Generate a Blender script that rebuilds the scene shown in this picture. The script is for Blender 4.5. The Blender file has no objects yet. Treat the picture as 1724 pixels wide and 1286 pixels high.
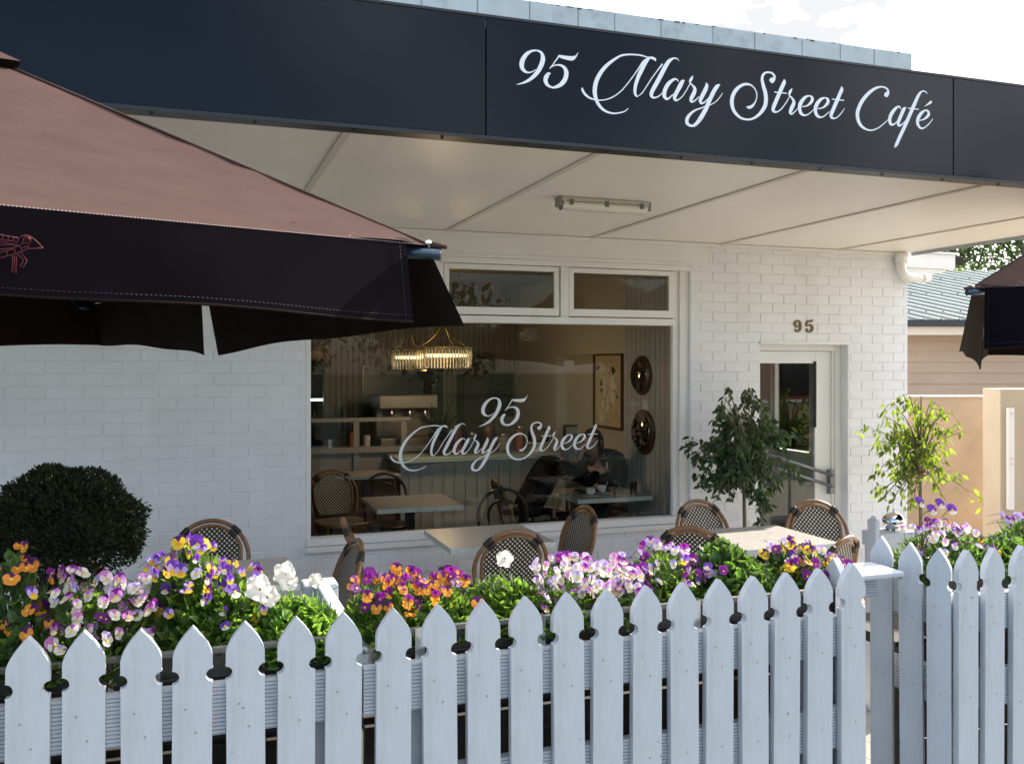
import bpy, bmesh, math, random
from mathutils import Vector, Matrix, noise
PI = math.pi
R = random.Random(7)
scene = bpy.context.scene
COL = scene.collection
H = 1.92                      # eye height above the deck

# ------------------------------------------------------------------ camera
YAW = math.radians(19.3)
SN, CS = math.sin(YAW), math.cos(YAW)
F = 1551.0; CX = 862.0; HY = 612.0
cam_d = bpy.data.cameras.new('camera'); cam = bpy.data.objects.new('camera', cam_d); COL.objects.link(cam)
cam.location = (0, 0, H); cam.rotation_euler = (PI/2, 0, -YAW)
cam_d.sensor_width = 36; cam_d.lens = 36*F/1724; cam_d.shift_y = (HY-643)/1724
cam_d.clip_start = .05; cam_d.clip_end = 600
scene.camera = cam

# ------------------------------------------------------------------ sky, sun, exposure
SUN_AZ, SUN_EL = math.radians(24), math.radians(33)     # from +X towards +Y
world = bpy.data.worlds.new('World'); scene.world = world; world.use_nodes = True
wn, wl = world.node_tree.nodes, world.node_tree.links; wn.clear()
wo = wn.new('ShaderNodeOutputWorld'); bg = wn.new('ShaderNodeBackground'); bg.inputs['Strength'].default_value = .15
sky = wn.new('ShaderNodeTexSky'); sky.sky_type = 'NISHITA'; sky.sun_disc = False
sky.sun_elevation = SUN_EL; sky.sun_rotation = PI/2 - SUN_AZ; sky.air_density = 1.0; sky.dust_density = .6
tc = wn.new('ShaderNodeTexCoord'); mp = wn.new('ShaderNodeMapping'); mp.inputs['Scale'].default_value = (1.2, 1.2, 3.2)
cn = wn.new('ShaderNodeTexNoise'); cn.inputs['Scale'].default_value = 2.6; cn.inputs['Detail'].default_value = 9; cn.inputs['Roughness'].default_value = .62
wl.new(tc.outputs['Generated'], mp.inputs['Vector']); wl.new(mp.outputs[0], cn.inputs['Vector'])
sd = wn.new('ShaderNodeVectorMath'); sd.operation = 'DOT_PRODUCT'
sd.inputs[1].default_value = (math.cos(SUN_AZ)*math.cos(SUN_EL), math.sin(SUN_AZ)*math.cos(SUN_EL), math.sin(SUN_EL))
wl.new(tc.outputs['Generated'], sd.inputs[0])
ma = wn.new('ShaderNodeMath'); ma.operation = 'MULTIPLY_ADD'; ma.inputs[1].default_value = .40; wl.new(sd.outputs['Value'], ma.inputs[0]); wl.new(cn.outputs['Fac'], ma.inputs[2])
cr = wn.new('ShaderNodeValToRGB'); cr.color_ramp.elements[0].position = .465; cr.color_ramp.elements[1].position = .68
wl.new(ma.outputs[0], cr.inputs['Fac'])
cn2 = wn.new('ShaderNodeTexNoise'); cn2.inputs['Scale'].default_value = 5.5; cn2.inputs['Detail'].default_value = 8; wl.new(mp.outputs[0], cn2.inputs['Vector'])
cc = wn.new('ShaderNodeValToRGB'); cc.color_ramp.elements[0].position = .43; cc.color_ramp.elements[0].color = (2.7, 2.75, 2.85, 1)
cc.color_ramp.elements[1].position = .57; cc.color_ramp.elements[1].color = (11.5, 11.5, 11.6, 1)
wl.new(cn2.outputs['Fac'], cc.inputs['Fac'])
mx = wn.new('ShaderNodeMix'); mx.data_type = 'RGBA'
wl.new(cr.outputs['Color'], mx.inputs[0]); wl.new(sky.outputs[0], mx.inputs[6]); wl.new(cc.outputs['Color'], mx.inputs[7])
wl.new(mx.outputs[2], bg.inputs['Color']); wl.new(bg.outputs[0], wo.inputs['Surface'])
sun_d = bpy.data.lights.new('sun', 'SUN'); sun_d.energy = 5.0; sun_d.angle = math.radians(.55); sun_d.color = (1, .93, .82)
sun = bpy.data.objects.new('sun', sun_d); COL.objects.link(sun); sun.location = (8, 6, 8)
sdir = Vector((math.cos(SUN_AZ)*math.cos(SUN_EL), math.sin(SUN_AZ)*math.cos(SUN_EL), math.sin(SUN_EL)))
sun.rotation_euler = sdir.to_track_quat('Z', 'Y').to_euler()
scene.view_settings.view_transform = 'Standard'; scene.view_settings.look = 'None'
scene.view_settings.exposure = 1.17; scene.view_settings.gamma = 1
scene.render.engine = 'CYCLES'
scene.cycles.max_bounces = 8; scene.cycles.transparent_max_bounces = 12; scene.cycles.diffuse_bounces = 6
scene.cycles.use_denoising = True

# ------------------------------------------------------------------ measuring helpers
RV = Vector((CS, -SN, 0)); FV = Vector((SN, CS, 0)); EYE = Vector((0, 0, H))
def ray(px, py): return FV*F + RV*(px-CX) + Vector((0, 0, HY-py))
def P(px, py, Y): d = ray(px, py); return EYE + d*(Y/d.y)
def PZ(px, py, z): d = ray(px, py); return EYE + d*(z/d.z)        # z relative to the eye
def PD(px, py, dep): return EYE + ray(px, py)*(dep/F)
def PP(px, py, pt, n): d = ray(px, py); return EYE + d*((pt-EYE).dot(n)/d.dot(n))

# ------------------------------------------------------------------ materials
MATS = {}
def nd(t, k, **kw):
    n = t.nodes.new(k)
    for a, b in kw.items(): setattr(n, a, b)
    return n
def mat(name, col, rough=.6, metal=0, var=.0, vscale=6, bump=0, bscale=40, spec=.5, dirt=None, dscale=2, island=0, stretch=None, coat=0, sheen=0):
    if name in MATS: return MATS[name]
    m = bpy.data.materials.new(name); m.use_nodes = True; t = m.node_tree; b = t.nodes['Principled BSDF']
    b.inputs['Base Color'].default_value = (*col, 1); b.inputs['Roughness'].default_value = rough
    b.inputs['Metallic'].default_value = metal; b.inputs['Specular IOR Level'].default_value = spec
    b.inputs['Coat Weight'].default_value = coat; b.inputs['Sheen Weight'].default_value = sheen
    co = nd(t, 'ShaderNodeTexCoord'); mpn = nd(t, 'ShaderNodeMapping')
    t.links.new(co.outputs['Object'], mpn.inputs['Vector'])
    if stretch: mpn.inputs['Scale'].default_value = stretch
    cur = None
    if var:
        nz = nd(t, 'ShaderNodeTexNoise'); nz.inputs['Scale'].default_value = vscale; nz.inputs['Detail'].default_value = 6
        t.links.new(mpn.outputs[0], nz.inputs['Vector'])
        mr = nd(t, 'ShaderNodeMapRange'); mr.inputs['From Min'].default_value = .3; mr.inputs['From Max'].default_value = .7
        mr.inputs['To Min'].default_value = 1-var; mr.inputs['To Max'].default_value = 1+var
        t.links.new(nz.outputs['Fac'], mr.inputs['Value'])
        hs = nd(t, 'ShaderNodeHueSaturation'); hs.inputs['Color'].default_value = (*col, 1)
        t.links.new(mr.outputs[0], hs.inputs['Value']); cur = hs.outputs[0]
    if island:
        g = nd(t, 'ShaderNodeNewGeometry'); mr = nd(t, 'ShaderNodeMapRange')
        mr.inputs['To Min'].default_value = 1-island; mr.inputs['To Max'].default_value = 1+island
        t.links.new(g.outputs['Random Per Island'], mr.inputs['Value'])
        hs = nd(t, 'ShaderNodeHueSaturation'); hs.inputs['Color'].default_value = (*col, 1)
        if cur: t.links.new(cur, hs.inputs['Color'])
        t.links.new(mr.outputs[0], hs.inputs['Value']); cur = hs.outputs[0]
    if dirt:
        nz = nd(t, 'ShaderNodeTexNoise'); nz.inputs['Scale'].default_value = dscale; nz.inputs['Detail'].default_value = 8; nz.inputs['Roughness'].default_value = .7
        t.links.new(mpn.outputs[0], nz.inputs['Vector'])
        rp = nd(t, 'ShaderNodeValToRGB'); rp.color_ramp.elements[0].position = .52; rp.color_ramp.elements[1].position = .78
        t.links.new(nz.outputs['Fac'], rp.inputs['Fac'])
        mxn = nd(t, 'ShaderNodeMix', data_type='RGBA'); mxn.inputs[6].default_value = (*col, 1); mxn.inputs[7].default_value = (*dirt, 1)
        if cur: t.links.new(cur, mxn.inputs[6])
        t.links.new(rp.outputs['Color'], mxn.inputs[0]); cur = mxn.outputs[2]
    if cur: t.links.new(cur, b.inputs['Base Color'])
    if bump:
        nz = nd(t, 'ShaderNodeTexNoise'); nz.inputs['Scale'].default_value = bscale; nz.inputs['Detail'].default_value = 5
        t.links.new(mpn.outputs[0], nz.inputs['Vector'])
        bp = nd(t, 'ShaderNodeBump'); bp.inputs['Strength'].default_value = 1; bp.inputs['Distance'].default_value = bump
        t.links.new(nz.outputs['Fac'], bp.inputs['Height']); t.links.new(bp.outputs[0], b.inputs['Normal'])
    MATS[name] = m; return m
def leafmat(name, col, tcol, tr=.45, island=.35, rough=.45):
    if name in MATS: return MATS[name]
    m = bpy.data.materials.new(name); m.use_nodes = True; t = m.node_tree; b = t.nodes['Principled BSDF']; out = t.nodes['Material Output']
    b.inputs['Roughness'].default_value = rough
    g = nd(t, 'ShaderNodeNewGeometry'); mr = nd(t, 'ShaderNodeMapRange'); mr.inputs['To Min'].default_value = 1-island; mr.inputs['To Max'].default_value = 1+island
    t.links.new(g.outputs['Random Per Island'], mr.inputs['Value'])
    tl = nd(t, 'ShaderNodeBsdfTranslucent'); mxs = nd(t, 'ShaderNodeMixShader'); mxs.inputs[0].default_value = tr
    for c, s in ((col, b.inputs['Base Color']), (tcol, tl.inputs['Color'])):
        hs = nd(t, 'ShaderNodeHueSaturation'); hs.inputs['Color'].default_value = (*c, 1); t.links.new(mr.outputs[0], hs.inputs['Value']); t.links.new(hs.outputs[0], s)
    t.links.new(b.outputs[0], mxs.inputs[1]); t.links.new(tl.outputs[0], mxs.inputs[2]); t.links.new(mxs.outputs[0], out.inputs['Surface'])
    MATS[name] = m; return m
def emit(name, col, s):
    m = bpy.data.materials.new(name); m.use_nodes = True; b = m.node_tree.nodes['Principled BSDF']
    b.inputs['Base Color'].default_value = (*col, 1); b.inputs['Emission Color'].default_value = (*col, 1); b.inputs['Emission Strength'].default_value = s
    MATS[name] = m; return m
def glass(name, tint=(.93, .96, .95), ior=1.5, rough=.0):
    m = bpy.data.materials.new(name); m.use_nodes = True; t = m.node_tree; t.nodes.remove(t.nodes['Principled BSDF']); out = t.nodes['Material Output']
    fr = nd(t, 'ShaderNodeFresnel'); fr.inputs['IOR'].default_value = ior
    tr = nd(t, 'ShaderNodeBsdfTransparent'); tr.inputs['Color'].default_value = (*tint, 1)
    gl = nd(t, 'ShaderNodeBsdfGlossy'); gl.inputs['Roughness'].default_value = rough
    mxs = nd(t, 'ShaderNodeMixShader'); t.links.new(fr.outputs[0], mxs.inputs[0]); t.links.new(tr.outputs[0], mxs.inputs[1]); t.links.new(gl.outputs[0], mxs.inputs[2])
    t.links.new(mxs.outputs[0], out.inputs['Surface']); MATS[name] = m; return m

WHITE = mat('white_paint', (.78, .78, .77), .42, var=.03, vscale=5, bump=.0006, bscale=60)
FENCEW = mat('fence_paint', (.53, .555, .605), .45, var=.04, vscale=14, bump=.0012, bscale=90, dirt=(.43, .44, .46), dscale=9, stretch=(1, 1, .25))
def specks(m, col, th, sc_):
    t = m.node_tree; b = t.nodes['Principled BSDF']; co = nd(t, 'ShaderNodeTexCoord'); nz = nd(t, 'ShaderNodeTexNoise'); nz.inputs['Scale'].default_value = sc_; nz.inputs['Detail'].default_value = 3
    oi = nd(t, 'ShaderNodeObjectInfo'); ad = nd(t, 'ShaderNodeVectorMath', operation='ADD'); t.links.new(co.outputs['Object'], ad.inputs[0]); t.links.new(oi.outputs['Location'], ad.inputs[1]); t.links.new(ad.outputs[0], nz.inputs['Vector'])
    rp = nd(t, 'ShaderNodeValToRGB'); rp.color_ramp.elements[0].position = th; rp.color_ramp.elements[1].position = th+.03; t.links.new(nz.outputs['Fac'], rp.inputs['Fac'])
    mxn = nd(t, 'ShaderNodeMix', data_type='RGBA'); src = b.inputs['Base Color'].links[0].from_socket; t.links.new(src, mxn.inputs[6]); mxn.inputs[7].default_value = (*col, 1); t.links.new(rp.outputs['Color'], mxn.inputs[0]); t.links.new(mxn.outputs[2], b.inputs['Base Color'])
specks(FENCEW, (.20, .18, .15), .72, 60)
BRICKW = mat('painted_brick', (.755, .77, .80), .5, var=.04, vscale=3, bump=.0022, bscale=45, dirt=(.68, .68, .68), dscale=1.6)
SOFF = mat('soffit_paint', (.86, .82, .76), .38, var=.02, vscale=2)
NAVY = mat('fascia_paint', (.003, .0048, .009), .15, spec=.22, var=.1, vscale=1.5)
DARKT = mat('dark_trim', (.016, .018, .022), .38, spec=.4)
DARK = mat('dark_void', (.012, .011, .01), .8)
STEEL = mat('steel', (.55, .56, .58), .28, metal=1)
CHROME = mat('chrome', (.8, .8, .8), .08, metal=1)
BRASS = mat('aged_brass', (.16, .11, .05), .35, metal=.8)
RATTAN = mat('rattan', (.23, .115, .045), .38, var=.25, vscale=30, bump=.0006, bscale=120, coat=.3)
BIND = mat('binding', (.03, .02, .018), .5)
BLACKW = mat('black_bentwood', (.012, .009, .008), .3)
TTOP = mat('table_top', (.46, .44, .41), .35, var=.10, vscale=22, bump=.0003, bscale=60, dirt=(.33, .31, .28), dscale=14)
TEDGE = mat('table_edge', (.60, .63, .61), .35, var=.12, vscale=30)
IRON = mat('black_iron', (.02, .02, .02), .45)
DECK = mat('deck_timber', (.62, .57, .50), .65, var=.10, vscale=12, stretch=(6, .6, 1), bump=.001, bscale=40)
TROUGH = mat('grey_plastic', (.05, .048, .046), .5, var=.08, vscale=9, bump=.0004)
RIM = mat('grey_rim', (.12, .115, .11), .45, var=.08, vscale=9)
SOIL = mat('soil', (.03, .02, .013), .95, bump=.004, bscale=90)
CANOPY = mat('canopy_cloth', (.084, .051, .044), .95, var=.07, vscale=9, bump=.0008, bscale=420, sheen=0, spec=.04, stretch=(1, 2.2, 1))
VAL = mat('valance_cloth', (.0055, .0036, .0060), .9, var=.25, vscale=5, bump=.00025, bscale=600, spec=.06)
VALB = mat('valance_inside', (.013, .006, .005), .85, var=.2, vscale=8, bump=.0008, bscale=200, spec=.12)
STITCH = mat('stitching', (.42, .33, .32), .8)
RED = mat('red_print', (.085, .004, .012), .8)
LET = mat('white_vinyl', (.80, .83, .88), .35)
GLASS = glass('window_glass', (.88, .91, .90), 1.28)
GLASS2 = glass('door_glass', (.93, .95, .94), 1.4)
CONC = mat('concrete', (.48, .42, .34), .85, var=.10, vscale=3, bump=.002, bscale=30)
CEM = mat('weathered_capping', (.33, .38, .41), .55, var=.08, vscale=6, dirt=(.20, .235, .25), dscale=5)
WOOD = mat('stained_wood', (.10, .048, .022), .45, var=.3, vscale=8, stretch=(8, 1, .5))
SKIN = mat('skin', (.50, .30, .22), .5)

# ------------------------------------------------------------------ mesh helpers
class MB:
    def __init__(s): s.v = []; s.f = []; s.m = []; s.sm = []
    def add(s, vs, fs, mi=0, smooth=False):
        o = len(s.v); s.v += [tuple(v) for v in vs]
        for f in fs: s.f.append([i+o for i in f]); s.m.append(mi); s.sm.append(smooth)
    def box(s, x0, x1, y0, y1, z0, z1, mi=0, M=None):
        vs = [Vector((x, y, z)) for z in (z0, z1) for y in (y0, y1) for x in (x0, x1)]
        if M: vs = [M @ v for v in vs]
        s.add(vs, [(0, 2, 3, 1), (4, 5, 7, 6), (0, 1, 5, 4), (1, 3, 7, 5), (3, 2, 6, 7), (2, 0, 4, 6)], mi)
    def tube(s, pts, rad, n=8, mi=0, closed=False, flat=None):
        pts = [Vector(p) for p in pts]; k = len(pts)
        rr = rad if isinstance(rad, (list, tuple)) else [rad]*k
        up = None; rings = []
        for i, p in enumerate(pts):
            a = pts[(i-1) % k] if (i or closed) else p; b = pts[(i+1) % k] if (i < k-1 or closed) else p
            t = (b-a).normalized() if (b-a).length > 1e-9 else Vector((0, 0, 1))
            if up is None: up = t.orthogonal().normalized()
            up = (up - t*up.dot(t)); up = up.normalized() if up.length > 1e-6 else t.orthogonal().normalized()
            w = t.cross(up)
            rings.append([p + (up*math.cos(2*PI*j/n) + w*math.sin(2*PI*j/n))*rr[i] for j in range(n)])
        vs = [v for r_ in rings for v in r_]; fs = []
        for i in range(k if closed else k-1):
            i2 = (i+1) % k
            for j in range(n): fs.append((i*n+j, i*n+(j+1) % n, i2*n+(j+1) % n, i2*n+j))
        if not closed: fs += [tuple(range(n))[::-1], tuple((k-1)*n+j for j in range(n))]
        s.add(vs, fs, mi, True)
    def lathe(s, prof, n=20, c=(0, 0, 0), mi=0, smooth=True):
        c = Vector(c); vs = []; fs = []
        for r, z in prof: vs += [c + Vector((r*math.cos(2*PI*j/n), r*math.sin(2*PI*j/n), z)) for j in range(n)]
        for i in range(len(prof)-1):
            for j in range(n): fs.append((i*n+j, i*n+(j+1) % n, (i+1)*n+(j+1) % n, (i+1)*n+j))
        fs += [tuple(range(n))[::-1], tuple((len(prof)-1)*n+j for j in range(n))]
        s.add(vs, fs, mi, smooth)
    def grid(s, fn, nu, nv, mi=0, smooth=True, thick=None):
        vs = [fn(i/nu, j/nv) for j in range(nv+1) for i in range(nu+1)]
        fs = [(j*(nu+1)+i, j*(nu+1)+i+1, (j+1)*(nu+1)+i+1, (j+1)*(nu+1)+i) for j in range(nv) for i in range(nu)]
        s.add(vs, fs, mi, smooth)
    def prism(s, outline, y0, y1, mi=0):      # outline in (x,z)
        n = len(outline)
        vs = [(x, y0, z) for x, z in outline] + [(x, y1, z) for x, z in outline]
        s.add(vs, [tuple(range(n)), tuple(range(2*n-1, n-1, -1))] + [(i, n+i, n+(i+1) % n, (i+1) % n) for i in range(n)], mi)
    def leaf(s, p, d, nrm, L, W, mi=0, fold=.25, droop=.2):
        d = d.normalized(); w = d.cross(nrm); w = w.normalized() if w.length > 1e-5 else d.orthogonal().normalized(); u = w.cross(d)
        mid = p + d*L*.5 - u*L*droop*.2; tip = p + d*L - u*L*droop
        a = p + d*L*.28 + w*W*.45 + u*W*fold; b = p + d*L*.62 + w*W*.42 + u*(W*fold - L*droop*.4)
        c = p + d*L*.28 - w*W*.45 + u*W*fold; e = p + d*L*.62 - w*W*.42 + u*(W*fold - L*droop*.4)
        s.add([p, a, b, tip, e, c, mid], [(0, 6, 2, 1), (6, 3, 2), (0, 5, 4, 6), (6, 4, 3)], mi, False)
    def mesh(s, name, mats):
        me = bpy.data.meshes.new(name); me.from_pydata(s.v, [], s.f)
        for m in (mats if isinstance(mats, (list, tuple)) else [mats]): me.materials.append(m)
        me.polygons.foreach_set('material_index', s.m); me.polygons.foreach_set('use_smooth', s.sm); me.update()
        return me
    def build(s, name, mats, parent=None, loc=None):
        return link(s.mesh(name, mats), name, parent, loc)
def link(me, name, parent=None, loc=None, rot=None):
    o = bpy.data.objects.new(name, me); COL.objects.link(o)
    if parent: o.parent = parent
    if loc is not None: o.location = loc
    if rot is not None: o.rotation_euler = rot
    return o
def tag(o, label=None, cat=None, group=None, kind=None):
    for k, v in (('label', label), ('category', cat), ('group', group), ('kind', kind)):
        if v: o[k] = v
    return o
def thing(name, label, cat, loc=(0, 0, 0), rz=0, group=None):
    o = bpy.data.objects.new(name, None); COL.objects.link(o); o.location = loc; o.rotation_euler = (0, 0, rz); o.empty_display_size = .1
    return tag(o, label, cat, group)
def struct(o): o['kind'] = 'structure'; return o
def dup(root, loc, rz, label=None, group=None):
    r = root.copy(); COL.objects.link(r); r.location = loc; r.rotation_euler = (0, 0, rz)
    if label: r['label'] = label
    if group: r['group'] = group
    for ch in list(root.children):
        c = ch.copy(); COL.objects.link(c); c.parent = r
        for g in list(ch.children):
            d = g.copy(); COL.objects.link(d); d.parent = c
    return r
def bevel(o, w=.003, seg=2):
    m = o.modifiers.new('bevel', 'BEVEL'); m.width = w; m.segments = seg; m.limit_method = 'ANGLE'; m.angle_limit = math.radians(40); return o
def catmull(pts, n=8):
    out = []
    for i in range(len(pts)-1):
        p0 = pts[max(i-1, 0)]; p1 = pts[i]; p2 = pts[i+1]; p3 = pts[min(i+2, len(pts)-1)]
        for k in range(n):
            t = k/n
            out.append(tuple(.5*((2*b)+(-a+c)*t+(2*a-5*b+4*c-d)*t*t+(-a+3*b-3*c+d)*t**3) for a, b, c, d in zip(p0, p1, p2, p3)))
    out.append(tuple(pts[-1])); return out
def stroke(mb, pts, off, y0, th=.002, mi=0):
    """brush stroke: pts (x,z,width) on a plane facing -Y; off steps the depth so that crossings never share a plane"""
    q = catmull(pts, 7); n = len(q); L = []; Rr = []
    for i, (x, z, w) in enumerate(q):
        a = q[max(i-1, 0)]; b = q[min(i+1, n-1)]; tx, tz = b[0]-a[0], b[1]-a[1]; l = math.hypot(tx, tz) or 1
        nx, nz = -tz/l, tx/l; h = max(w, .0004)/2; y = y0 - off - .0006*i/n
        L.append((x+nx*h, y, z+nz*h)); Rr.append((x-nx*h, y, z-nz*h))
    vs = L + Rr + [(v[0], v[1]+th, v[2]) for v in L] + [(v[0], v[1]+th, v[2]) for v in Rr]
    fs = []
    for i in range(n-1):
        fs.append((i, i+1, n+i+1, n+i)); fs.append((i, 2*n+i, 2*n+i+1, i+1)); fs.append((n+i, n+i+1, 3*n+i+1, 3*n+i))
    fs.append((0, n, 3*n, 2*n)); fs.append((n-1, 3*n-1, 4*n-1, 2*n-1))
    mb.add(vs, fs, mi)

# ------------------------------------------------------------------ ground
m = MB(); m.add([(-150, -150, -.02), (150, -150, -.02), (150, 150, -.02), (-150, 150, -.02)], [(0, 1, 2, 3)])
struct(m.build('ground', mat('grass_ground', (.07, .09, .03), .9, var=.3, vscale=1.2)))
m = MB(); m.add([(-150, -11, -.012), (150, -11, -.012), (150, -3.2, -.012), (-150, -3.2, -.012)], [(0, 1, 2, 3)])
struct(m.build('road', mat('asphalt', (.055, .055, .058), .85, var=.15, vscale=4, bump=.003, bscale=80)))
m = MB(); m.box(-60, 60, -3.2, 1.70, -.3, -.004); m.box(6.4, 30, 1.70, 30, -.3, -.004)
struct(m.build('pavement', CONC))
m = MB(); m.add([(-40, -3.0, 0), (40, -3.0, 0), (40, 1.2, 0), (-40, 1.2, 0)], [(0, 1, 2, 3)])
struct(m.build('added_verge', mat('added_verge_grass', (.045, .06, .03), .9, var=.3, vscale=9, bump=.01, bscale=60)))  # unseen dark strip, added to cut the sun bounce onto the fence front
m = MB(); m.box(1.72, 6.4, 1.70, 3.2, -.3, -.004)
struct(m.build('path', CONC))
m = MB()
x = -5.0
while x < 6.3:
    y1, y0 = 6.9, (3.2 if x > 1.62 else 1.70)
    prof = []
    for k in range(14):
        xa = x + .0096*k; prof += [(xa, -.004), (xa+.0024, 0), (xa+.0060, 0), (xa+.0084, -.004)]
    prof = prof + [(x+.134, -.03), (x, -.03)]
    n = len(prof); m.add([(a, y0, b) for a, b in prof] + [(a, y1, b) for a, b in prof], [(i, (i+1) % n, n+(i+1) % n, n+i) for i in range(n)]); x += .14
struct(m.build('deck', DECK))

# ------------------------------------------------------------------ café building
WY = 6.90
cafe = thing('cafe_building', 'white painted brick cafe with black fascia sign and large front window', 'cafe', (0, 0, 0))
Z = lambda r: H + r
WX0, WX1, WZ0, WZ1 = .81, 4.02, Z(-1.39), Z(1.03)        # window opening
DX0, DX1, DZ1 = 4.72, 5.65, Z(.185)                      # door opening
m = MB()
BR = .0042
ch = .0857; z0 = DZ1 - 25*ch
zc = z0; row = 0
def brick(mb, x0, x1, za, zb):
    g = .0025; j = lambda s=.0010: R.uniform(-s, s)
    f = WY - BR + j(.0011); xa, xb, zaa, zbb = x0+g+j(), x1-g+j(), za+g+j(), zb-g+j(); c = .0038
    vs = [(xa, WY+.004, zaa), (xb, WY+.004, zaa), (xb, WY+.004, zbb), (xa, WY+.004, zbb),
          (xa+c, f, zaa+c+j(.0007)), (xb-c, f, zaa+c+j(.0007)), (xb-c, f, zbb-c+j(.0007)), (xa+c, f, zbb-c+j(.0007))]
    mb.add(vs, [(4, 5, 6, 7), (0, 1, 5, 4), (1, 2, 6, 5), (2, 3, 7, 6), (3, 0, 4, 7)])
while zc < Z(1.02):
    zb = min(zc+ch, Z(1.03)); zm = (zc+zb)/2
    cuts = []
    if WZ0 < zm < Z(.83): cuts.append((WX0, WX1))
    if zm >= Z(.83): cuts.append((WX0, 4.20))
    if zm < DZ1: cuts.append((DX0, DX1))
    x = -5.0 + (.12 if row % 2 else 0)
    while x < 6.33:
        ivs = [(x, min(x+.24, 6.33))]
        for c0, c1 in cuts:
            nv = []
            for a, b in ivs:
                if b <= c0 or a >= c1: nv.append((a, b)); continue
                if a < c0: nv.append((a, c0))
                if b > c1: nv.append((c1, b))
            ivs = nv
        for a, b in ivs:
            if b-a > .025: brick(m, a, b, zc, zb)
        x += .24
    zc += ch; row += 1
# solid masonry behind the brick faces
for a, b, c, d in ((-5, WX0, 0, Z(1.03)), (WX0, WX1, 0, WZ0), (WX1, DX0, 0, Z(1.03)), (DX0, DX1, DZ1, Z(1.03)), (DX1, 6.33, 0, Z(1.03)), (WX0, WX1, Z(.83), Z(1.03))):
    m.box(a, b, WY+.001, WY+.22, c, d)
m.box(-5, 6.33, WY+.0, WY+.22, Z(1.0301), Z(2.86))
for k in range(29):          # side wall brick courses at the far right corner
    pass
bw = m.build('brick_wall', BRICKW, cafe)
m = MB(); m.box(WX0, 4.20, WY-.012, WY, Z(.83), Z(1.03)); m.box(-5, 6.33, WY-.03, WY-.0125, Z(1.0), Z(1.028))
m.box(4.20, 6.33, WY-.018, WY-.0052, Z(.985), Z(.9995))
bevel(m.build('lintel_board', WHITE, cafe), .004)
# side and back walls, roof, floor of the shell
m = MB(); m.box(6.10, 6.325, WY+.221, 8.02, 0, Z(2.4)); m.box(6.10, 6.325, 8.72, 13.5, 0, Z(2.4)); m.box(6.10, 6.325, 8.02, 8.72, 0, Z(-.98)); m.box(6.10, 6.325, 8.02, 8.72, Z(.14), Z(2.4)); m.box(-5, -4.8, WY+.221, 13.5, 0, Z(2.4))
m.box(-4.8, 6.10, 13.3, 13.5, 0, Z(2.4)); m.build('side_wall', BRICKW, cafe)
m = MB(); m.box(6.12, 6.20, 8.02, 8.07, Z(-.93), Z(.09)); m.box(6.12, 6.20, 8.67, 8.72, Z(-.93), Z(.09)); m.box(6.08, 6.20, 8.02, 8.72, Z(-.979), Z(-.93)); m.box(6.12, 6.20, 8.02, 8.72, Z(.09), Z(.139)); swn = m.build('side_window', WHITE, cafe)
m = MB(); m.box(6.15, 6.156, 8.06, 8.68, Z(-.935), Z(.095)); m.build('pane', GLASS2, swn)
m = MB(); m.box(-4.9, 6.2, WY+.24, 13.4, Z(2.3), Z(2.38)); m.build('roof', CEM, cafe)
m = MB()
m.box(-5, 6.35, WY-.04, WY+.26, Z(2.30), Z(2.885))
bevel(m.build('parapet_capping', CEM, cafe), .012)
for k in range(12):
    x = 1.2+k*.43+R.uniform(-.06, .06); m = MB(); m.box(x, x+R.uniform(.004, .009), WY-.0425, WY-.0405, Z(2.33)+R.uniform(0, .1), Z(2.87))
    m.build('capping_joint', mat('joint_grime', (.16, .18, .18), .8), cafe)
for k in range(34):
    x = R.uniform(-1, 6.2); m_ = MB() if k == 0 else m_; m_.box(x, x+R.uniform(.01, .06), WY-.044, WY-.0401, Z(2.885)-R.uniform(.006, .022), Z(2.879))
m_.build('grime_stain', mat('lichen_grime', (.06, .07, .06), .9), cafe)['kind'] = 'stuff'
# awning
FY = 3.97; AX1 = 6.34
m = MB(); m.box(-5, AX1, FY+.09, WY-.031, Z(1.03), Z(1.10)); soff = m.build('awning_soffit', SOFF, cafe)
m = MB()
for k in range(-4, 6):
    x = .66+1.22*k
    if x < AX1: m.box(x-.02, x+.02, FY+.1, WY-.032, Z(1.020), Z(1.0298))
bevel(m.build('cover_strip', mat('strip_paint', (.66, .61, .55), .5), soff), .003)
m = MB(); m.box(-5, AX1-.01, FY+.03, WY-.031, Z(1.50), Z(1.53)); m.box(AX1-.01, AX1+.0, FY+.03, WY-.05, Z(1.0), Z(1.53)); m.build('awning_roof', CEM, cafe)
m = MB(); m.box(-5, AX1+.005, FY-.006, FY+.089, Z(1.013), Z(1.0295)); flg = m.build('fascia_flange', DARKT, cafe)
m = MB()
for k in range(27):
    x = -4.6+k*.405+ R.uniform(-.01, .01); m.lathe([(.0, 0), (.008, 0), (.008, .004), (.003, .006)], 10, (x, FY+.03, Z(1.006)))
m.build('screws', IRON, flg)
seams = [-1.9, P(818, 130, FY).x, P(1605, 200, FY).x, AX1+.005]
xa = -5
for i, xb in enumerate(seams):
    m = MB(); m.box(xa+.003, xb-.003, FY, FY+.03, Z(1.031), Z(1.565)); fp = bevel(m.build('fascia_panel', NAVY, cafe), .002)
    if i == 2: SIGN = fp
    if i == 1 : DP = fp
    xa = xb
m = MB(); m.box(-5, AX1, FY-.002, FY+.05, Z(1.566), Z(1.578)); m.build('fascia_top_trim', DARKT, cafe)

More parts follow.
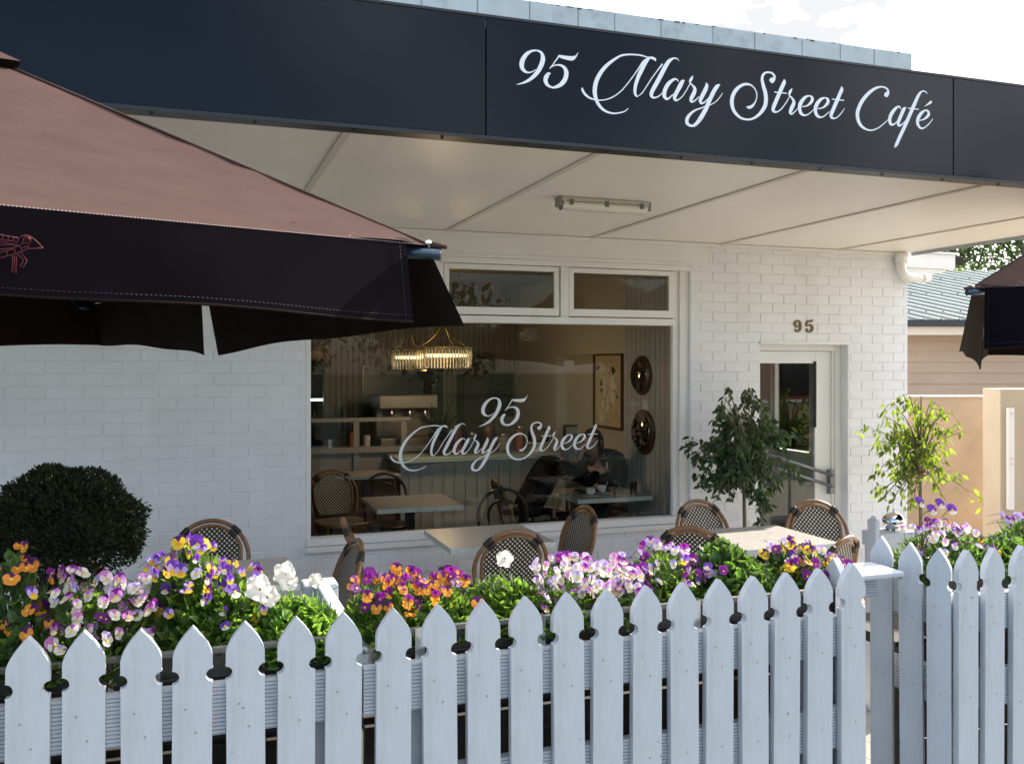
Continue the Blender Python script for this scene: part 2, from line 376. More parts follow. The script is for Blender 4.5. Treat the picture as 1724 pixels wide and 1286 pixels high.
# hand lettering, drawn as brush strokes
def g(o, *pts): return [(o[0]+x/8.575, o[1]+y/8.575, w/8.575) for x, y, w in pts]
O1, O2, O3, O4 = (860, 70), (1040, 80), (1210, 100), (1390, 120)
ELO = [(1200,690,12),(1280,670,24),(1340,610,46),(1347,560,44),(1310,532,20),(1250,550,40),(1190,620,58),(1165,700,58),(1185,780,50),(1240,812,26),(1300,790,16),(1368,730,10)]
GL = {
'9': [g(O1,(365,405,8),(310,440,14),(245,452,24),(185,420,50),(155,350,68),(175,260,66),(235,180,50),(310,140,30),(380,137,24),(440,170,40),(462,250,66),(440,340,68),(380,450,60),(290,540,48),(190,597,28),(80,627,6))],
'5': [g(O1,(970,162,6),(940,215,22),(885,248,62),(800,240,56),(720,222,42),(690,210,26)), g(O1,(698,208,22),(640,290,16),(590,360,16),(558,395,12)),
      g(O1,(558,395,8),(610,358,14),(690,345,24),(760,375,44),(798,450,66),(780,550,66),(720,625,58),(640,665,36),(580,665,28),(520,625,50),(497,560,64),(515,505,60),(545,470,40),(572,472,8))],
'M': [g(O2,(545,205,6),(535,175,38),(490,155,36),(430,148,18),(330,118,22),(200,107,22),(100,112,26),(20,135,30)) + g(O1,(1430,310,42),(1320,420,55),(1240,560,62),(1210,700,66),(1225,820,56),(1270,920,46),(1350,1000,36),(1450,1038,26),(1540,1038,20),(1620,1020,18),(1660,1000,15),(1695,968,8)),
      g(O1,(1035,670,8),(1030,695,32),(1065,760,36),(1130,815,28),(1220,845,18),(1320,850,16),(1420,828,16),(1520,775,16),(1620,690,16)) + g(O2,(60,620,14),(140,525,15),(220,420,16),(290,320,18),(350,230,24),(400,180,26)),
      g(O2,(455,150,36),(400,215,60),(340,330,62),(285,450,56),(250,570,50),(245,660,44),(265,705,30),(285,718,6)),
      g(O2,(275,716,10),(340,670,14),(410,570,15),(480,460,15),(560,350,16),(640,245,24)),
      g(O2,(878,205,6),(850,170,16),(800,165,24),(740,200,50),(690,270,62),(620,400,64),(550,530,62),(490,640,60),(480,700,52),(510,732,30),(570,720,18),(620,680,14),(655,640,8))],
'a': [g(O2,(875,500,10),(850,465,20),(800,470,36),(730,530,56),(680,620,62),(670,700,60),(700,745,40),(740,735,24),(795,680,12)),
      g(O2,(965,482,6),(935,495,50),(900,555,64),(860,630,60),(820,710,58),(825,760,40),(865,762,20),(930,710,14),(990,620,13),(1040,530,13),(1052,512,8))],
'r': [g(O2,(1085,412,6),(1062,455,40),(1042,495,34),(1045,522,20),(1078,552,28),(1110,600,50),(1100,660,60),(1060,740,56),(1060,785,34),(1100,780,20),(1150,735,14),(1170,712,8))],
'y': [g(O2,(1272,516,8),(1285,545,44),(1270,600,60),(1220,700,60),(1190,770,52),(1205,808,34),(1250,795,20),(1320,725,12)),
      g(O2,(1475,542,6),(1440,560,50),(1395,620,60),(1330,750,62),(1270,890,64),(1190,1030,62),(1120,1115,46),(1060,1135,34),(1000,1100,50),(1000,1030,52),(1050,960,38),(1120,910,26),(1200,880,18),(1260,855,14),(1340,830,12),(1410,790,13),(1465,730,12),(1512,662,8))],
'S': [g(O3,(730,300,20),(765,306,84),(795,285,48),(800,240,36),(760,200,28),(700,192,26),(650,215,34),(625,280,44),(640,380,56),(670,480,62),(680,590,64),(660,690,60),(590,790,44),(500,855,32),(410,872,28),(310,845,36),(225,760,50),(190,660,60),(195,550,60),(245,450,54),(320,385,42),(400,362,36),(475,385,22),(530,450,18),(548,530,16),(530,610,18),(490,670,34),(440,698,44),(400,690,16))],
't': [g(O3,(938,292,10),(945,330,54),(910,410,60),(850,550,60),(795,680,58),(785,740,50),(820,765,26),(880,740,16),(950,660,14),(1000,580,13),(1028,525,8)), g(O3,(800,476,16),(890,486,16),(978,496,16))],
'r2': [g(O3,(1060,422,6),(1035,465,40),(1017,500,34),(1025,530,22),(1060,570,32),(1083,630,52),(1050,710,60),(1030,770,44),(1055,792,24),(1100,755,14),(1145,705,8))],
'e': [g(O3, *ELO)], 'e2': [g(O3, *[(x+228, y+28, w) for x, y, w in ELO])],
't2': [g(O4,(222,226,10),(232,262,52),(200,340,56),(140,480,58),(85,610,56),(78,660,46),(110,685,24),(170,665,16),(230,600,13),(270,538,6)), g(O4,(90,408,15),(170,416,15),(262,427,15))],
'C': [g(O4,(842,345,18),(872,343,72),(900,310,42),(890,265,28),(840,235,22),(780,232,26),(700,260,40),(600,340,50),(510,460,56),(460,590,60),(465,700,58),(510,790,46),(590,845,26),(670,855,20),(760,820,16),(850,750,14),(905,695,8))],
'a2': [g(O4,(1085,555,8),(1065,517,22),(1020,530,36),(960,600,54),(925,680,56),(930,755,48),(970,775,28),(1010,750,16),(1045,710,8)),
       g(O4,(1160,525,6),(1125,555,50),(1075,665,54),(1043,750,50),(1055,790,34),(1100,770,18),(1150,720,12),(1175,690,8))],
'f': [g(O4,(1468,332,6),(1440,300,16),(1390,295,22),(1340,350,44),(1280,480,56),(1210,640,56),(1130,820,56),(1060,970,54),(1020,1060,48),(990,1106,8)), g(O4,(1188,538,15),(1260,546,15),(1340,556,15))],
'é': [g(O4,(1350,715,10),(1420,695,24),(1480,640,44),(1480,590,40),(1440,568,22),(1380,610,46),(1335,680,54),(1325,760,50),(1370,825,30),(1430,815,18),(1500,750,14),(1547,688,6)), g(O4,(1425,512,4),(1475,480,24),(1512,452,38),(1528,438,16))],
}
def world_strokes(k):           # sign plane metres
    out = []
    for s in GL[k]:
        q = []
        for x, y, w in s:
            p = P(x, y, FY); sc = P(x, y-.5*w, FY).z - P(x, y+.5*w, FY).z; q.append((p.x, p.z, sc))
        out.append(q)
    return out
WS = {k: world_strokes(k) for k in GL}
for k in GL:
    m = MB()
    for i, s in enumerate(WS[k]): stroke(m, s, .0008*i, FY-.0015)
    m.build('letter', LET, SIGN)

# ---- shop window
GY = WY+.075
m = MB()
fy0, fy1 = WY-.004, WY+.10
m.box(WX0, WX0+.035, fy0, fy1, WZ0+.10, Z(.83)); m.box(WX1-.14, WX1-.085, WY+.04, fy1, WZ0+.10, Z(.829)); m.box(WX1-.085, WX1-.0, WY+.02, fy1, WZ0+.10, Z(.829))
m.box(WX0, WX1, WY-.02, fy1, WZ0+.045, WZ0+.10); m.box(WX0-.0, WX1+.0, WY-.045, WY-.0, WZ0, WZ0+.04)
m.box(WX0, WX1, WY+.001, fy1, WZ0, WZ0+.044)
m.box(WX0, WX1, fy0-.006, fy1, Z(.785), Z(.829)); m.box(WX0+.035, WX1-.14, fy0, fy1, Z(.32), Z(.375))
MU = [1.82, 2.87]
for x in MU: m.box(x-.035, x+.035, fy0+.003, fy1, Z(.375), Z(.785))
m.box(WX0-.03, WX1+.02, WY-.02, WY-.0125, Z(.84), Z(.86))
win = bevel(m.build('shop_window', WHITE, cafe), .004)
cells = [(WX0+.035, MU[0]-.035), (MU[0]+.035, MU[1]-.035), (MU[1]+.035, WX1-.14)]
for a, b in cells:
    m = MB(); t_, w_ = .045, .012
    za, zb = Z(.385), Z(.78)
    m.box(a+.008, b-.008, WY+.012, WY+.05, za, za+.06); m.box(a+.008, b-.008, WY+.012, WY+.05, zb-.04, zb)
    m.box(a+.008, a+.05, WY+.0122, WY+.05, za+.06, zb-.04); m.box(b-.05, b-.008, WY+.0122, WY+.05, za+.06, zb-.04)
    sa = bevel(m.build('transom_sash', WHITE, win), .003)
    m = MB(); m.box(a+.045, b-.045, WY+.028, WY+.034, za+.055, zb-.035); m.build('pane', GLASS, win)
m = MB(); m.box(WX0+.03, WX1-.13, GY, GY+.008, WZ0+.095, Z(.325)); m.build('pane', GLASS, win)
# window lettering: the sign's script, moved and scaled
def put(keys, a0, b0, a1, b1):
    A0, B0 = Vector((P(*a0, FY).x, P(*a0, FY).z)), Vector((P(*b0, FY).x, P(*b0, FY).z))
    A1, B1 = Vector((P(*a1, GY).x, P(*a1, GY).z)), Vector((P(*b1, GY).x, P(*b1, GY).z))
    d0, d1 = B0-A0, B1-A1; s = d1.length/d0.length; an = math.atan2(d1.y, d1.x)-math.atan2(d0.y, d0.x)
    ca, sa_ = math.cos(an)*s, math.sin(an)*s
    for k in keys:
        mb = MB()
        for i, st in enumerate(WS[k]):
            q = [(A1.x+ca*(x-A0.x)-sa_*(z-A0.y), A1.y+sa_*(x-A0.x)+ca*(z-A0.y), w*s) for x, z, w in st]
            stroke(mb, q, .0008*i, GY-.0005, .001)
        mb.build('letter', LET, win)
put(['9', '5'], (869, 143), (973, 89), (806, 718), (888, 665))
put(['M', 'a', 'r', 'y', 'S', 't', 'r2', 'e', 'e2', 't2'], (981, 150), (1421, 183), (658.5, 768), (1006.5, 740))

# ---- door
m = MB(); y0, y1 = WY+.09, WY+.17
m.box(DX0+.001, DX0+.05, y0, y1, 0, DZ1-.001); m.box(DX1-.06, DX1-.001, y0, y1, 0, DZ1-.001); m.box(DX0+.05, DX1-.06, y0, y1, DZ1-.07, DZ1-.001)
m.box(DX1-.085, DX1-.06, y0+.02, y1, 0, DZ1-.071)
m.box(DX0-.012, DX1+.02, WY-.02, WY-.0052, DZ1-.015, DZ1+.012)
bevel(m.build('door_frame', WHITE, cafe), .004)
m = MB(); a, b = DX0+.052, DX1-.087; y0, y1 = WY+.125, WY+.163; zt = DZ1-.073
m.box(a, a+.028, y0, y1, .02, zt); m.box(b-.17, b, y0, y1, .02, zt); m.box(a+.028, b-.17, y0, y1, zt-.11, zt); m.box(a+.028, b-.17, y0, y1, .02, .34)
door = bevel(m.build('door', WHITE, cafe), .003)
m = MB(); m.box(a+.02, b-.16, y0+.015, y0+.021, .33, zt-.1); m.build('pane', GLASS2, door)
m = MB(); m.box(b-.19, b-.165, y0-.012, y0-.001, Z(-.58), Z(.02)); m.build('door_closer', DARK, door)
m = MB()
for dz in (0, -.10):
    p0, p1 = Vector((a+.06, y0-.05, Z(-.80+dz))), Vector((b-.02, y0-.05, Z(-1.02+dz)))
    m.tube([p0, p1], .016, 10)
m.box(b-.045, b-.005, y0-.06, y0-.0005, Z(-1.19), Z(-.97)); m.box(a+.04, a+.075, y0-.06, y0-.0005, Z(-.93), Z(-.77))
m.build('push_bar', mat('brushed_rail', (.22, .23, .25), .4, metal=.7), door)
# door number
NU = lambda *p: [(1320+x/24.63, 525+y/24.63, w/24.63) for x, y, w in p]
for nm, ss in (('nine', [NU((500,715,20),(490,745,100),(540,815,60),(610,800,80),(685,700,110),(692,560,112),(680,470,104),(630,385,84),(560,365,60),(490,410,94),(465,500,110),(500,590,84),(560,622,50),(625,585,40))]),
               ('five', [NU((1190,318,40),(1170,365,96),(1090,388,80),(1005,392,70)), NU((975,370,50),(945,500,60),(930,605,50)), NU((950,600,20),(1010,560,44),(1100,550,80),(1182,640,112),(1160,765,100),(1080,825,70),(1000,825,60),(950,760,96),(975,700,70))])):
    m = MB(); x0 = 1e9
    c = P(1343 if nm == 'nine' else 1364, 563, WY-.012)
    for i, s in enumerate(ss):
        q = []
        for x, y, w in s:
            p = P(x, y, WY-.012); q.append((p.x-c.x, p.z-c.z, P(x, y-w/2, WY).z-P(x, y+w/2, WY).z))
        stroke(m, q, .0008*i, 0, .014)
    o = m.build('house_number', BRASS, None, c)
    tag(o, 'dark brass numeral %s fixed to white brick above the door' % nm, 'house number', 'numerals above the door')

# ---- soffit light
lt = thing('batten_light', 'white weatherproof tube light fixed under the awning soffit', 'ceiling light', (2.46, 5.28, Z(1.03)))
m = MB(); m.box(-.30, .30, -.045, .045, -.035, -.0005); bevel(m.build('housing', mat('fixture_grey', (.55, .54, .50), .5), lt), .01)
m = MB()
m.grid(lambda u, v: Vector((-.29+.58*u, -.05*math.cos(PI*v), -.036-.045*math.sin(PI*v))), 8, 10)
m.build('diffuser', mat('fixture_diffuser', (.72, .69, .62), .2, coat=.5), lt)
for x in (-.24, 0, .24):
    m = MB(); m.box(x-.012, x+.012, -.056, -.0505, -.055, -.02); m.box(x-.012, x+.012, .0505, .056, -.055, -.02); m.build('clip', mat('clip_grey', (.15, .14, .12), .4), lt)
m = MB()
for x in (-.31, .301): m.box(x-.004, x+.012, -.04, .04, -.06, -.006)
m.build('end_cap', mat('end_grey', (.25, .23, .2), .4), lt)

# ---- downpipe and eave box at the corner
dp = thing('downpipe', 'white plastic downpipe elbow at top right corner of brick wall', 'downpipe', (6.2, WY-.06, Z(.8)))
pts = [(0, 0, .22), (0, 0, .10), (.01, 0, .05), (.05, 0, .005), (.10, 0, -.005), (.34, .02, 0)]
m = MB(); m.tube(catmull(pts, 4), .042, 16); m.build('pipe', WHITE, dp)
m = MB(); m.tube([(0, 0, .13), (0, 0, .225)], .053, 16); m.tube([(.24, .014, -.002), (.29, .017, -.001)], .049, 16); m.build('collar', WHITE, dp)
eb = thing('eave_box', 'white eave box with dark gutter end beside the corner downpipe', 'eave box', (6.40, 7.0, Z(.88)))
m = MB(); m.box(0, .60, 0, .5, .03, .17); bevel(m.build('box_body', WHITE, eb), .004)
m = MB(); m.box(-.0, .62, -.02, .52, .171, .19); m.box(-.0, .5, .02, .4, .0, .029); m.build('cover', WHITE, eb)
m = MB(); m.box(.605, .80, .1, .25, .09, .17); m.build('gutter', DARK, eb)

# ------------------------------------------------------------------ café interior
def bead(name, col, scale, axis):
    m = mat(name, col, .55, var=.05, vscale=3); t = m.node_tree; b = t.nodes['Principled BSDF']
    co = nd(t, 'ShaderNodeTexCoord'); w = nd(t, 'ShaderNodeTexWave', wave_type='BANDS', bands_direction=axis); w.inputs['Scale'].default_value = scale
    rp = nd(t, 'ShaderNodeValToRGB'); rp.color_ramp.elements[0].position = 0; rp.color_ramp.elements[1].position = .14
    bp = nd(t, 'ShaderNodeBump'); bp.inputs['Distance'].default_value = .012
    t.links.new(co.outputs['Object'], w.inputs['Vector']); t.links.new(w.outputs['Fac'], rp.inputs['Fac']); t.links.new(rp.outputs['Color'], bp.inputs['Height']); t.links.new(bp.outputs[0], b.inputs['Normal'])
    return m
BEADX = bead('beadboard_brown', (.27, .235, .19), 4.6, 'X'); BEADY = bead('beadboard_grey', (.50, .53, .53), 3.4, 'Y')
IX0, IX1, IY0, IY1 = -1.6, 3.95, WY+.23, 11.0
m = MB(); m.box(-4.7, 6.09, IY0, 13.2, .0, .012); m.build('interior_floor', WOOD, cafe)
m = MB(); m.box(-4.7, 6.09, IY0, 13.2, Z(.98), Z(1.0)); m.build('interior_ceiling', mat('ceiling_cream', (.42, .37, .31), .6), cafe)
m = MB(); m.box(1.50, IX1, IY1, IY1+.1, .013, Z(.975)); m.box(-2, 1.24, IY1, IY1+.1, .013, Z(.975)); m.box(1.24, 1.50, IY1+.0, IY1+.1, Z(.16), Z(.975)); m.build('interior_wall', BEADX, cafe)
m = MB(); m.box(1.20, 1.55, IY1-.02, IY1-.001, Z(.05), Z(.16)); m.box(1.20, 1.24, IY1-.02, IY1-.001, 0.013, Z(.049)); m.build('interior_doorway', mat('orange_wood', (.35, .16, .05), .5), cafe)
m = MB(); m.box(IX1, IX1+.1, IY0, 8.02, .013, Z(.975)); m.build('interior_wall', BEADY, cafe)
CREAM = mat('cream_wall', (.60, .56, .46), .6, var=.03, vscale=3)
m = MB(); m.box(IX1+.12, IX1+.2, 8.02, 9.9, .013, Z(.975)); m.box(IX1, IX1+.12, 8.02, 9.75, Z(.10), Z(.975)); m.box(IX1, IX1+.12, 9.75, IY1, .013, Z(.975)); m.build('interior_wall', CREAM, cafe)
m = MB(); m.box(-1.8, -1.7, IY0, IY1, .013, Z(.975)); m.box(1.0, 1.8, 12.3, 12.4, .013, Z(.9)); m.build('interior_wall', mat('brown_wall', (.20, .13, .08), .6), cafe)
m = MB(); m.box(4.6, 6.05, 9.5, 9.6, .013, Z(.975)); m.build('interior_wall', mat('pale_green_wall', (.55, .56, .48), .6), cafe)
# counters
c1 = thing('service_counter', 'pale panelled counter with raised glass rail at back left of cafe', 'counter', (0, 0, 0))
m = MB(); m.box(-1, 2.45, 9.55, 10.2, .013, 1.02); m.build('counter_body', mat('counter_panel', (.30, .285, .26), .5, var=.05), c1)
m = MB()
for k in range(6): m.box(-.4+.5*k, .06-.4+.5*k, 9.52, 9.549, .013, Z(-.56))
m.box(-1, 2.2, 9.50, 9.549, Z(-.60), Z(-.56)); m.box(-1, 2.5, 9.48, 9.5499, 1.0, 1.06)
m.build('counter_frame', mat('counter_frame_white', (.30, .285, .265), .35), c1)
c2 = thing('glass_topped_counter', 'long grey counter with pale green glass edge running across cafe', 'counter', (0, 0, 0))
m = MB(); m.box(1.98, 3.75, 9.0, 9.5, .013, .93); m.build('counter_body', bead('counter_grey', (.46, .46, .43), 2.6, 'X'), c2)
m = MB(); m.box(1.93, 3.8, 8.93, 9.5, .931, .985); bevel(m.build('counter_top', mat('green_glass_edge', (.42, .52, .48), .15), c2), .006)
bn = thing('banquette', 'brown timber boarded bench front below the service counter', 'bench', (0, 0, 0))
m = MB(); m.box(-1.5, 1.92, 8.9, 9.3, .013, .80); bevel(m.build('bench_front', bead('brown_boards', (.13, .062, .028), 3.2, 'X'), bn), .01)
m = MB(); m.box(-1.5, 1.95, 8.85, 9.3, .801, .84); bevel(m.build('bench_top', mat('bench_top', (.42, .40, .38), .4), bn), .005)
# things on the counters
cm = thing('coffee_machine', 'white and steel coffee machine standing on the back counter', 'coffee machine', (2.22, 9.9, 1.02))
m = MB(); m.box(-.3, .3, -.2, .25, 0, .10); m.box(-.3, .3, .05, .25, .10, .42); m.box(-.32, .32, -.22, .26, .42, .56); bevel(m.build('machine_body', mat('machine_cream', (.26, .24, .21), .3), cm), .012)
m = MB()
for x in (-.17, .03, .2): m.lathe([(.03, 0), (.035, .02), (.035, .06), (.02, .08)], 12, (x, -.12, .33)); m.tube([(x, -.13, .345), (x, -.27, .33)], .012, 8)
m.build('group_head', STEEL, cm)
pr = R
for i, (x, w, h, c) in enumerate([(2.62, .13, .30, (.25, .08, .04)), (2.80, .12, .22, (.06, .07, .09)), (2.98, .10, .34, (.10, .05, .03)), (3.15, .14, .20, (.20, .18, .14)), (3.33, .10, .28, (.28, .10, .05))]):
    cn_ = thing('counter_jar', '%s jar with round lid on grey glass topped counter' % ['red brown', 'slate', 'dark brown tall', 'stone coloured', 'rust coloured'][i], 'jar', (x, 9.25, .985), 0, 'jars on the counter')
    m = MB(); m.lathe([(w*.42, 0), (w*.5, .02), (w*.5, h*.7), (w*.38, h*.85)], 16); m.build('jar_body', mat('jar%d' % i, c, .3), cn_)
    m = MB(); m.lathe([(w*.4, h*.851), (w*.4, h*.96), (w*.1, h)], 16); m.build('lid', STEEL, cn_)
for i, (x, h, c, lb) in enumerate(((2.62, .24, (.62, .60, .55), 'stack of white takeaway cups beside the coffee machine'), (1.62, .18, (.30, .12, .06), 'stack of brown paper cups on the service counter'), (1.78, .14, (.55, .52, .48), 'short stack of pale cups on the service counter'))):
    o = thing('cup_stack', lb, 'cups', (x, 9.75, 1.02), 0, 'cup stacks'); pr_ = []
    for k in range(int(h/.02)): pr_ += [(.034, .02*k), (.040, .02*k+.014), (.042, .02*k+.018)]
    m = MB(); m.lathe(pr_, 16); m.build('cups', mat('cupcol%d' % i, c, .5), o)
o = thing('till_screen', 'dark tilted till screen on the service counter', 'till', (1.40, 9.8, 1.02)); m = MB(); m.box(-.15, .15, -.01, .02, .10, .32); m.build('screen', BLACKW, o)
m = MB(); m.box(-.09, .09, -.07, .09, 0, .02); m.box(-.02, .02, 0, .03, .0201, .0999); m.build('stand', STEEL, o)
o = thing('cake_dome', 'glass cake dome on a white foot at counter end', 'cake dome', (3.52, 9.2, .985)); m = MB(); m.lathe([(.07, 0), (.02, .02), (.02, .08), (.13, .09), (.13, .1)], 24); m.build('foot', mat('porcelain', (.75, .74, .70), .2), o)
m = MB(); m.lathe([(.115, .101), (.115, .18), (.09, .24), (.02, .26), (.012, .29)], 24); m.build('dome', GLASS2, o)
m = MB(); m.lathe([(.08, .1005), (.08, .16), (.0, .162)], 20); m.build('cake', mat('cake_brown', (.20, .09, .04), .8), o)
vp = thing('strap_leaf_plant', 'dark strap leaved plant in a black pot on the counter', 'potted plant', (2.42, 9.15, .985))
m = MB(); m.lathe([(.09, 0), (.12, .2), (.13, .22), (.11, .22), (.1, .18)], 16); m.build('pot', BLACKW, vp)
m = MB(); q = random.Random(3)
for k in range(34):
    a = q.uniform(0, 2*PI); l = q.uniform(.3, .52); s = q.uniform(.3, 1.1); d = Vector((math.cos(a), math.sin(a), 0)); w = Vector((-d.y, d.x, 0))
    pts = [Vector((0, 0, .18)) + d*(l*t*s) + Vector((0, 0, l*(t*1.1-.75*s*t*t))) for t in (0, .25, .5, .75, 1)]
    for i in range(4):
        w0, w1 = .022*(1-(i/4)**2), .022*(1-((i+1)/4)**2); m.add([pts[i]-w*w0, pts[i]+w*w0, pts[i+1]+w*w1, pts[i+1]-w*w1], [(0, 1, 2, 3)])
m.build('leaves', leafmat('strap_leaf', (.012, .022, .01), (.02, .05, .01), .2), vp)
# menu board, frames, mirrors, painting
def framed(name, label, cat, x0, x1, z0, z1, Y, fc, pm, t=.03):
    o = thing(name, label, cat, ((x0+x1)/2, Y, (z0+z1)/2)); hx, hz = (x1-x0)/2, (z1-z0)/2
    m = MB(); m.box(-hx, hx, -.03, 0, -hz, -hz+t); m.box(-hx, hx, -.03, 0, hz-t, hz); m.box(-hx, -hx+t, -.03, 0, -hz+t, hz-t); m.box(hx-t, hx, -.03, 0, -hz+t, hz-t); m.build('frame', fc, o)
    m = MB(); m.box(-hx+t, hx-t, -.018, -.001, -hz+t, hz-t); m.build('picture', pm, o); return o
def PXB(a, b, c, d, Y): p, q_ = P(a, c, Y), P(b, d, Y); return p.x, q_.x, q_.z, p.z
x0, x1, za, zb = PXB(609, 745, 615, 702, 10.98)
framed('menu_board', 'wide black menu board on brown wall left of the hanging lamp', 'menu board', x0, x1, za, zb, 10.98, BLACKW, mat('board_black', (.006, .006, .006), .35), .02)
x0, x1, za, zb = PXB(818, 863, 626, 700, 10.98)
framed('picture_frame', 'small dark framed picture on brown wall above script word', 'picture', x0, x1, za, zb, 10.98, mat('frame_red', (.05, .01, .008), .4), mat('pic_dark', (.02, .02, .012), .3, var=.6, vscale=12))
x0, x1, za, zb = PXB(898, 936, 632, 705, 10.97)
framed('picture_frame', 'picture of dark green leaves with pale blue frame on brown wall', 'picture', x0, x1, za, zb, 10.97, mat('frame_blue', (.16, .26, .32), .4), mat('pic_green', (.012, .03, .02), .3, var=.7, vscale=14), .02)
x0, x1, za, zb = PXB(892, 930, 706, 752, 10.5)
o = framed('framed_notice', 'black framed pale notice standing on the counter end', 'notice', x0, x1, .986, zb, 9.45, BLACKW, mat('notice_paper', (.40, .40, .38), .5), .02)
x0, x1, za, zb = PXB(768, 806, 600, 760, 10.97)
o = thing('cupboard', 'tall dark cupboard against brown wall behind script lettering', 'cupboard', (0, 0, 0)); m = MB(); m.box(x0, x1, 10.6, 10.95, .013, zb); m.build('cupboard_body', mat('cupboard_dark', (.05, .035, .03), .4), o)
m = MB(); m.box(x1-.05, x1-.035, 10.57, 10.599, 1.0, 1.25); m.build('handle', STEEL, o)
def on_side(pa, pb, X): # point on plane x=X
    return PP(pa, pb, Vector((X, 0, 0)), Vector((1, 0, 0)))
for nm, a, b, ww, hh, lb in (('u', 1082, 632, 18, 33, 'upper of two round dark convex mirrors on grey boards'), ('l', 1085, 727, 20, 38, 'lower of two round dark convex mirrors on grey boards')):
    c = on_side(a, b, IX1-.001); o = thing('convex_mirror', lb, 'mirror', c, 0, 'round mirrors beside the window'); r = (on_side(a, b-hh, IX1).z-on_side(a, b+hh, IX1).z)/2
    o.rotation_euler = (0, -PI/2, 0)
    m = MB(); m.lathe([(r, 0), (r*1.0, .02), (r*.9, .035), (r*.86, .03)], 36); m.build('frame', mat('mirror_frame', (.10, .045, .02), .3), o)
    m = MB(); m.lathe([(r*.86, .031)]+[(r*.86*math.cos(t*PI/16), .031+.06*math.sin(t*PI/16)) for t in range(1, 8)], 36); m.build('mirror_glass', mat('mirror_dark', (.22, .2, .18), .06, metal=1), o)
a, b = on_side(1003, 597, IX1+.118), on_side(1050, 723, IX1+.118)
o = thing('magnolia_painting', 'tall framed painting of pale magnolia flower on cream wall', 'painting', (IX1+.118, (a.y+b.y)/2, (a.z+b.z)/2)); hy, hz = abs(a.y-b.y)/2, (a.z-b.z)/2
m = MB()
for s in (-1, 1): m.box(-.03, 0, s*hy-.012, s*hy+.012, -hz, hz); m.box(-.03, 0, -hy+.0121, hy-.0121, s*hz-.012, s*hz+.012)
m.build('frame', mat('frame_walnut', (.11, .045, .02), .4), o)
m = MB(); m.box(-.012, -.0, -hy+.012, hy-.012, -hz+.012, hz-.012); m.build('canvas', mat('canvas_cream', (.66, .55, .36), .7, var=.15, vscale=9), o)
m = MB(); q = random.Random(5); k_ = 0
for (cy, cz, s, n) in ((-.02, .02, .2, 9), (.08, -.22, .15, 7), (-.05, .22, .1, 5)):
    for i in range(n):
        an = 2*PI*i/n+q.uniform(-.2, .2); k_ += 1
        m.add([(-.014-.0004*k_, cy+math.cos(an+t)*s*rr_, cz+math.sin(an+t)*s*rr_) for t, rr_ in ((0, .1), (.35, .7), (0, 1), (-.35, .7))], [(0, 1, 2, 3)])
m.build('petals', mat('paint_petal', (.80, .74, .60), .7, island=.15), o)
m = MB()
for i in range(12):
    an = q.uniform(0, 2*PI); s = q.uniform(.07, .13); cy, cz = q.uniform(-hy*.6, hy*.6), q.uniform(-hz*.3, hz*.8); k_ += 1
    m.add([(-.013-.0004*i, cy+math.cos(an+t)*s*rr_, cz+math.sin(an+t)*s*rr_) for t, rr_ in ((0, .0), (.5, .5), (0, 1), (-.5, .5))], [(0, 1, 2, 3)])
m.build('painted_leaves', mat('paint_leaf', (.06, .07, .03), .7), o)
o = thing('light_switch', 'small pale light switch between the two round mirrors', 'switch', on_side(1087, 683, IX1-.001)); m = MB(); m.box(-.012, 0, -.04, .04, -.06, .06); bevel(m.build('switch_plate', WHITE, o), .004)
m = MB(); m.box(-.016, -.0121, -.012, .012, -.02, .02); m.build('rocker', WHITE, o)
# chandelier
chd = thing('chandelier', 'lit brass chandelier of hanging glass rods above the tables', 'chandelier', (2.22, 8.6, Z(-.05)))
BR2 = mat('bright_brass', (.22, .15, .06), .35, metal=1); RODG = mat('glass_rod', (.62, .60, .52), .25, spec=.7)
RODG.node_tree.nodes['Principled BSDF'].inputs['Transmission Weight'].default_value = .55
for cx_, cy_, r, zl, zh in ((.09, 0, .27, .0, .215), (-.26, -.06, .16, -.012, .185)):
    m = MB(); nrod = int(r*200)
    for k in range(nrod):
        a = 2*PI*k/nrod; m.tube([(cx_+r*math.cos(a), cy_+r*math.sin(a), zl), (cx_+r*math.cos(a), cy_+r*math.sin(a), zh)], .007, 5)
    m.build('glass_rods', RODG, chd)
    m = MB()
    for zz in (zl, zh): m.tube([(cx_+r*math.cos(a*PI/16), cy_+r*math.sin(a*PI/16), zz) for a in range(32)], .007, 6, closed=True)
    for a in (.8, 2.4, 4., 5.4):
        pts = [(cx_+r*math.cos(a), cy_+r*math.sin(a), zh), (cx_+r*.5*math.cos(a), cy_+r*.5*math.sin(a), zh+.07), (cx_+.03*math.cos(a), cy_, zh+.2), (cx_, cy_, zh+.38)]
        m.tube(catmull(pts, 5), .005, 6)
    m.tube([(cx_, cy_, zh+.3), (cx_, cy_, 1.02)], .004, 6)
    m.build('brass_frame', BR2, chd)
    m = MB(); m.tube([(cx_+(r-.04)*math.cos(a*PI/12), cy_+(r-.04)*math.sin(a*PI/12), (zl+zh)/2+.02) for a in range(24)], .013, 8, closed=True)
    m.build('lamp_ring', emit('warm_glow' + str(r), (1, .70, .34), 2.2), chd)
pl = bpy.data.lights.new('chandelier_glow', 'POINT'); pl.energy = 8; pl.color = (1, .66, .36); pl.shadow_soft_size = .12
plo = bpy.data.objects.new('chandelier_glow', pl); COL.objects.link(plo); plo.parent = chd; plo.location = (.05, -.0, -.12)
o = thing('strip_lamp', 'thin lit white strip lamp in far left doorway', 'lamp', P(528, 673, 11.2)); m = MB(); m.box(-.12, .12, -.01, .01, -.012, .012); m.build('tube', emit('cool_tube', (.8, .95, 1), 2.5), o)
m = MB(); m.box(-.14, .14, .011, .03, -.015, .015); m.build('backing', STEEL, o)
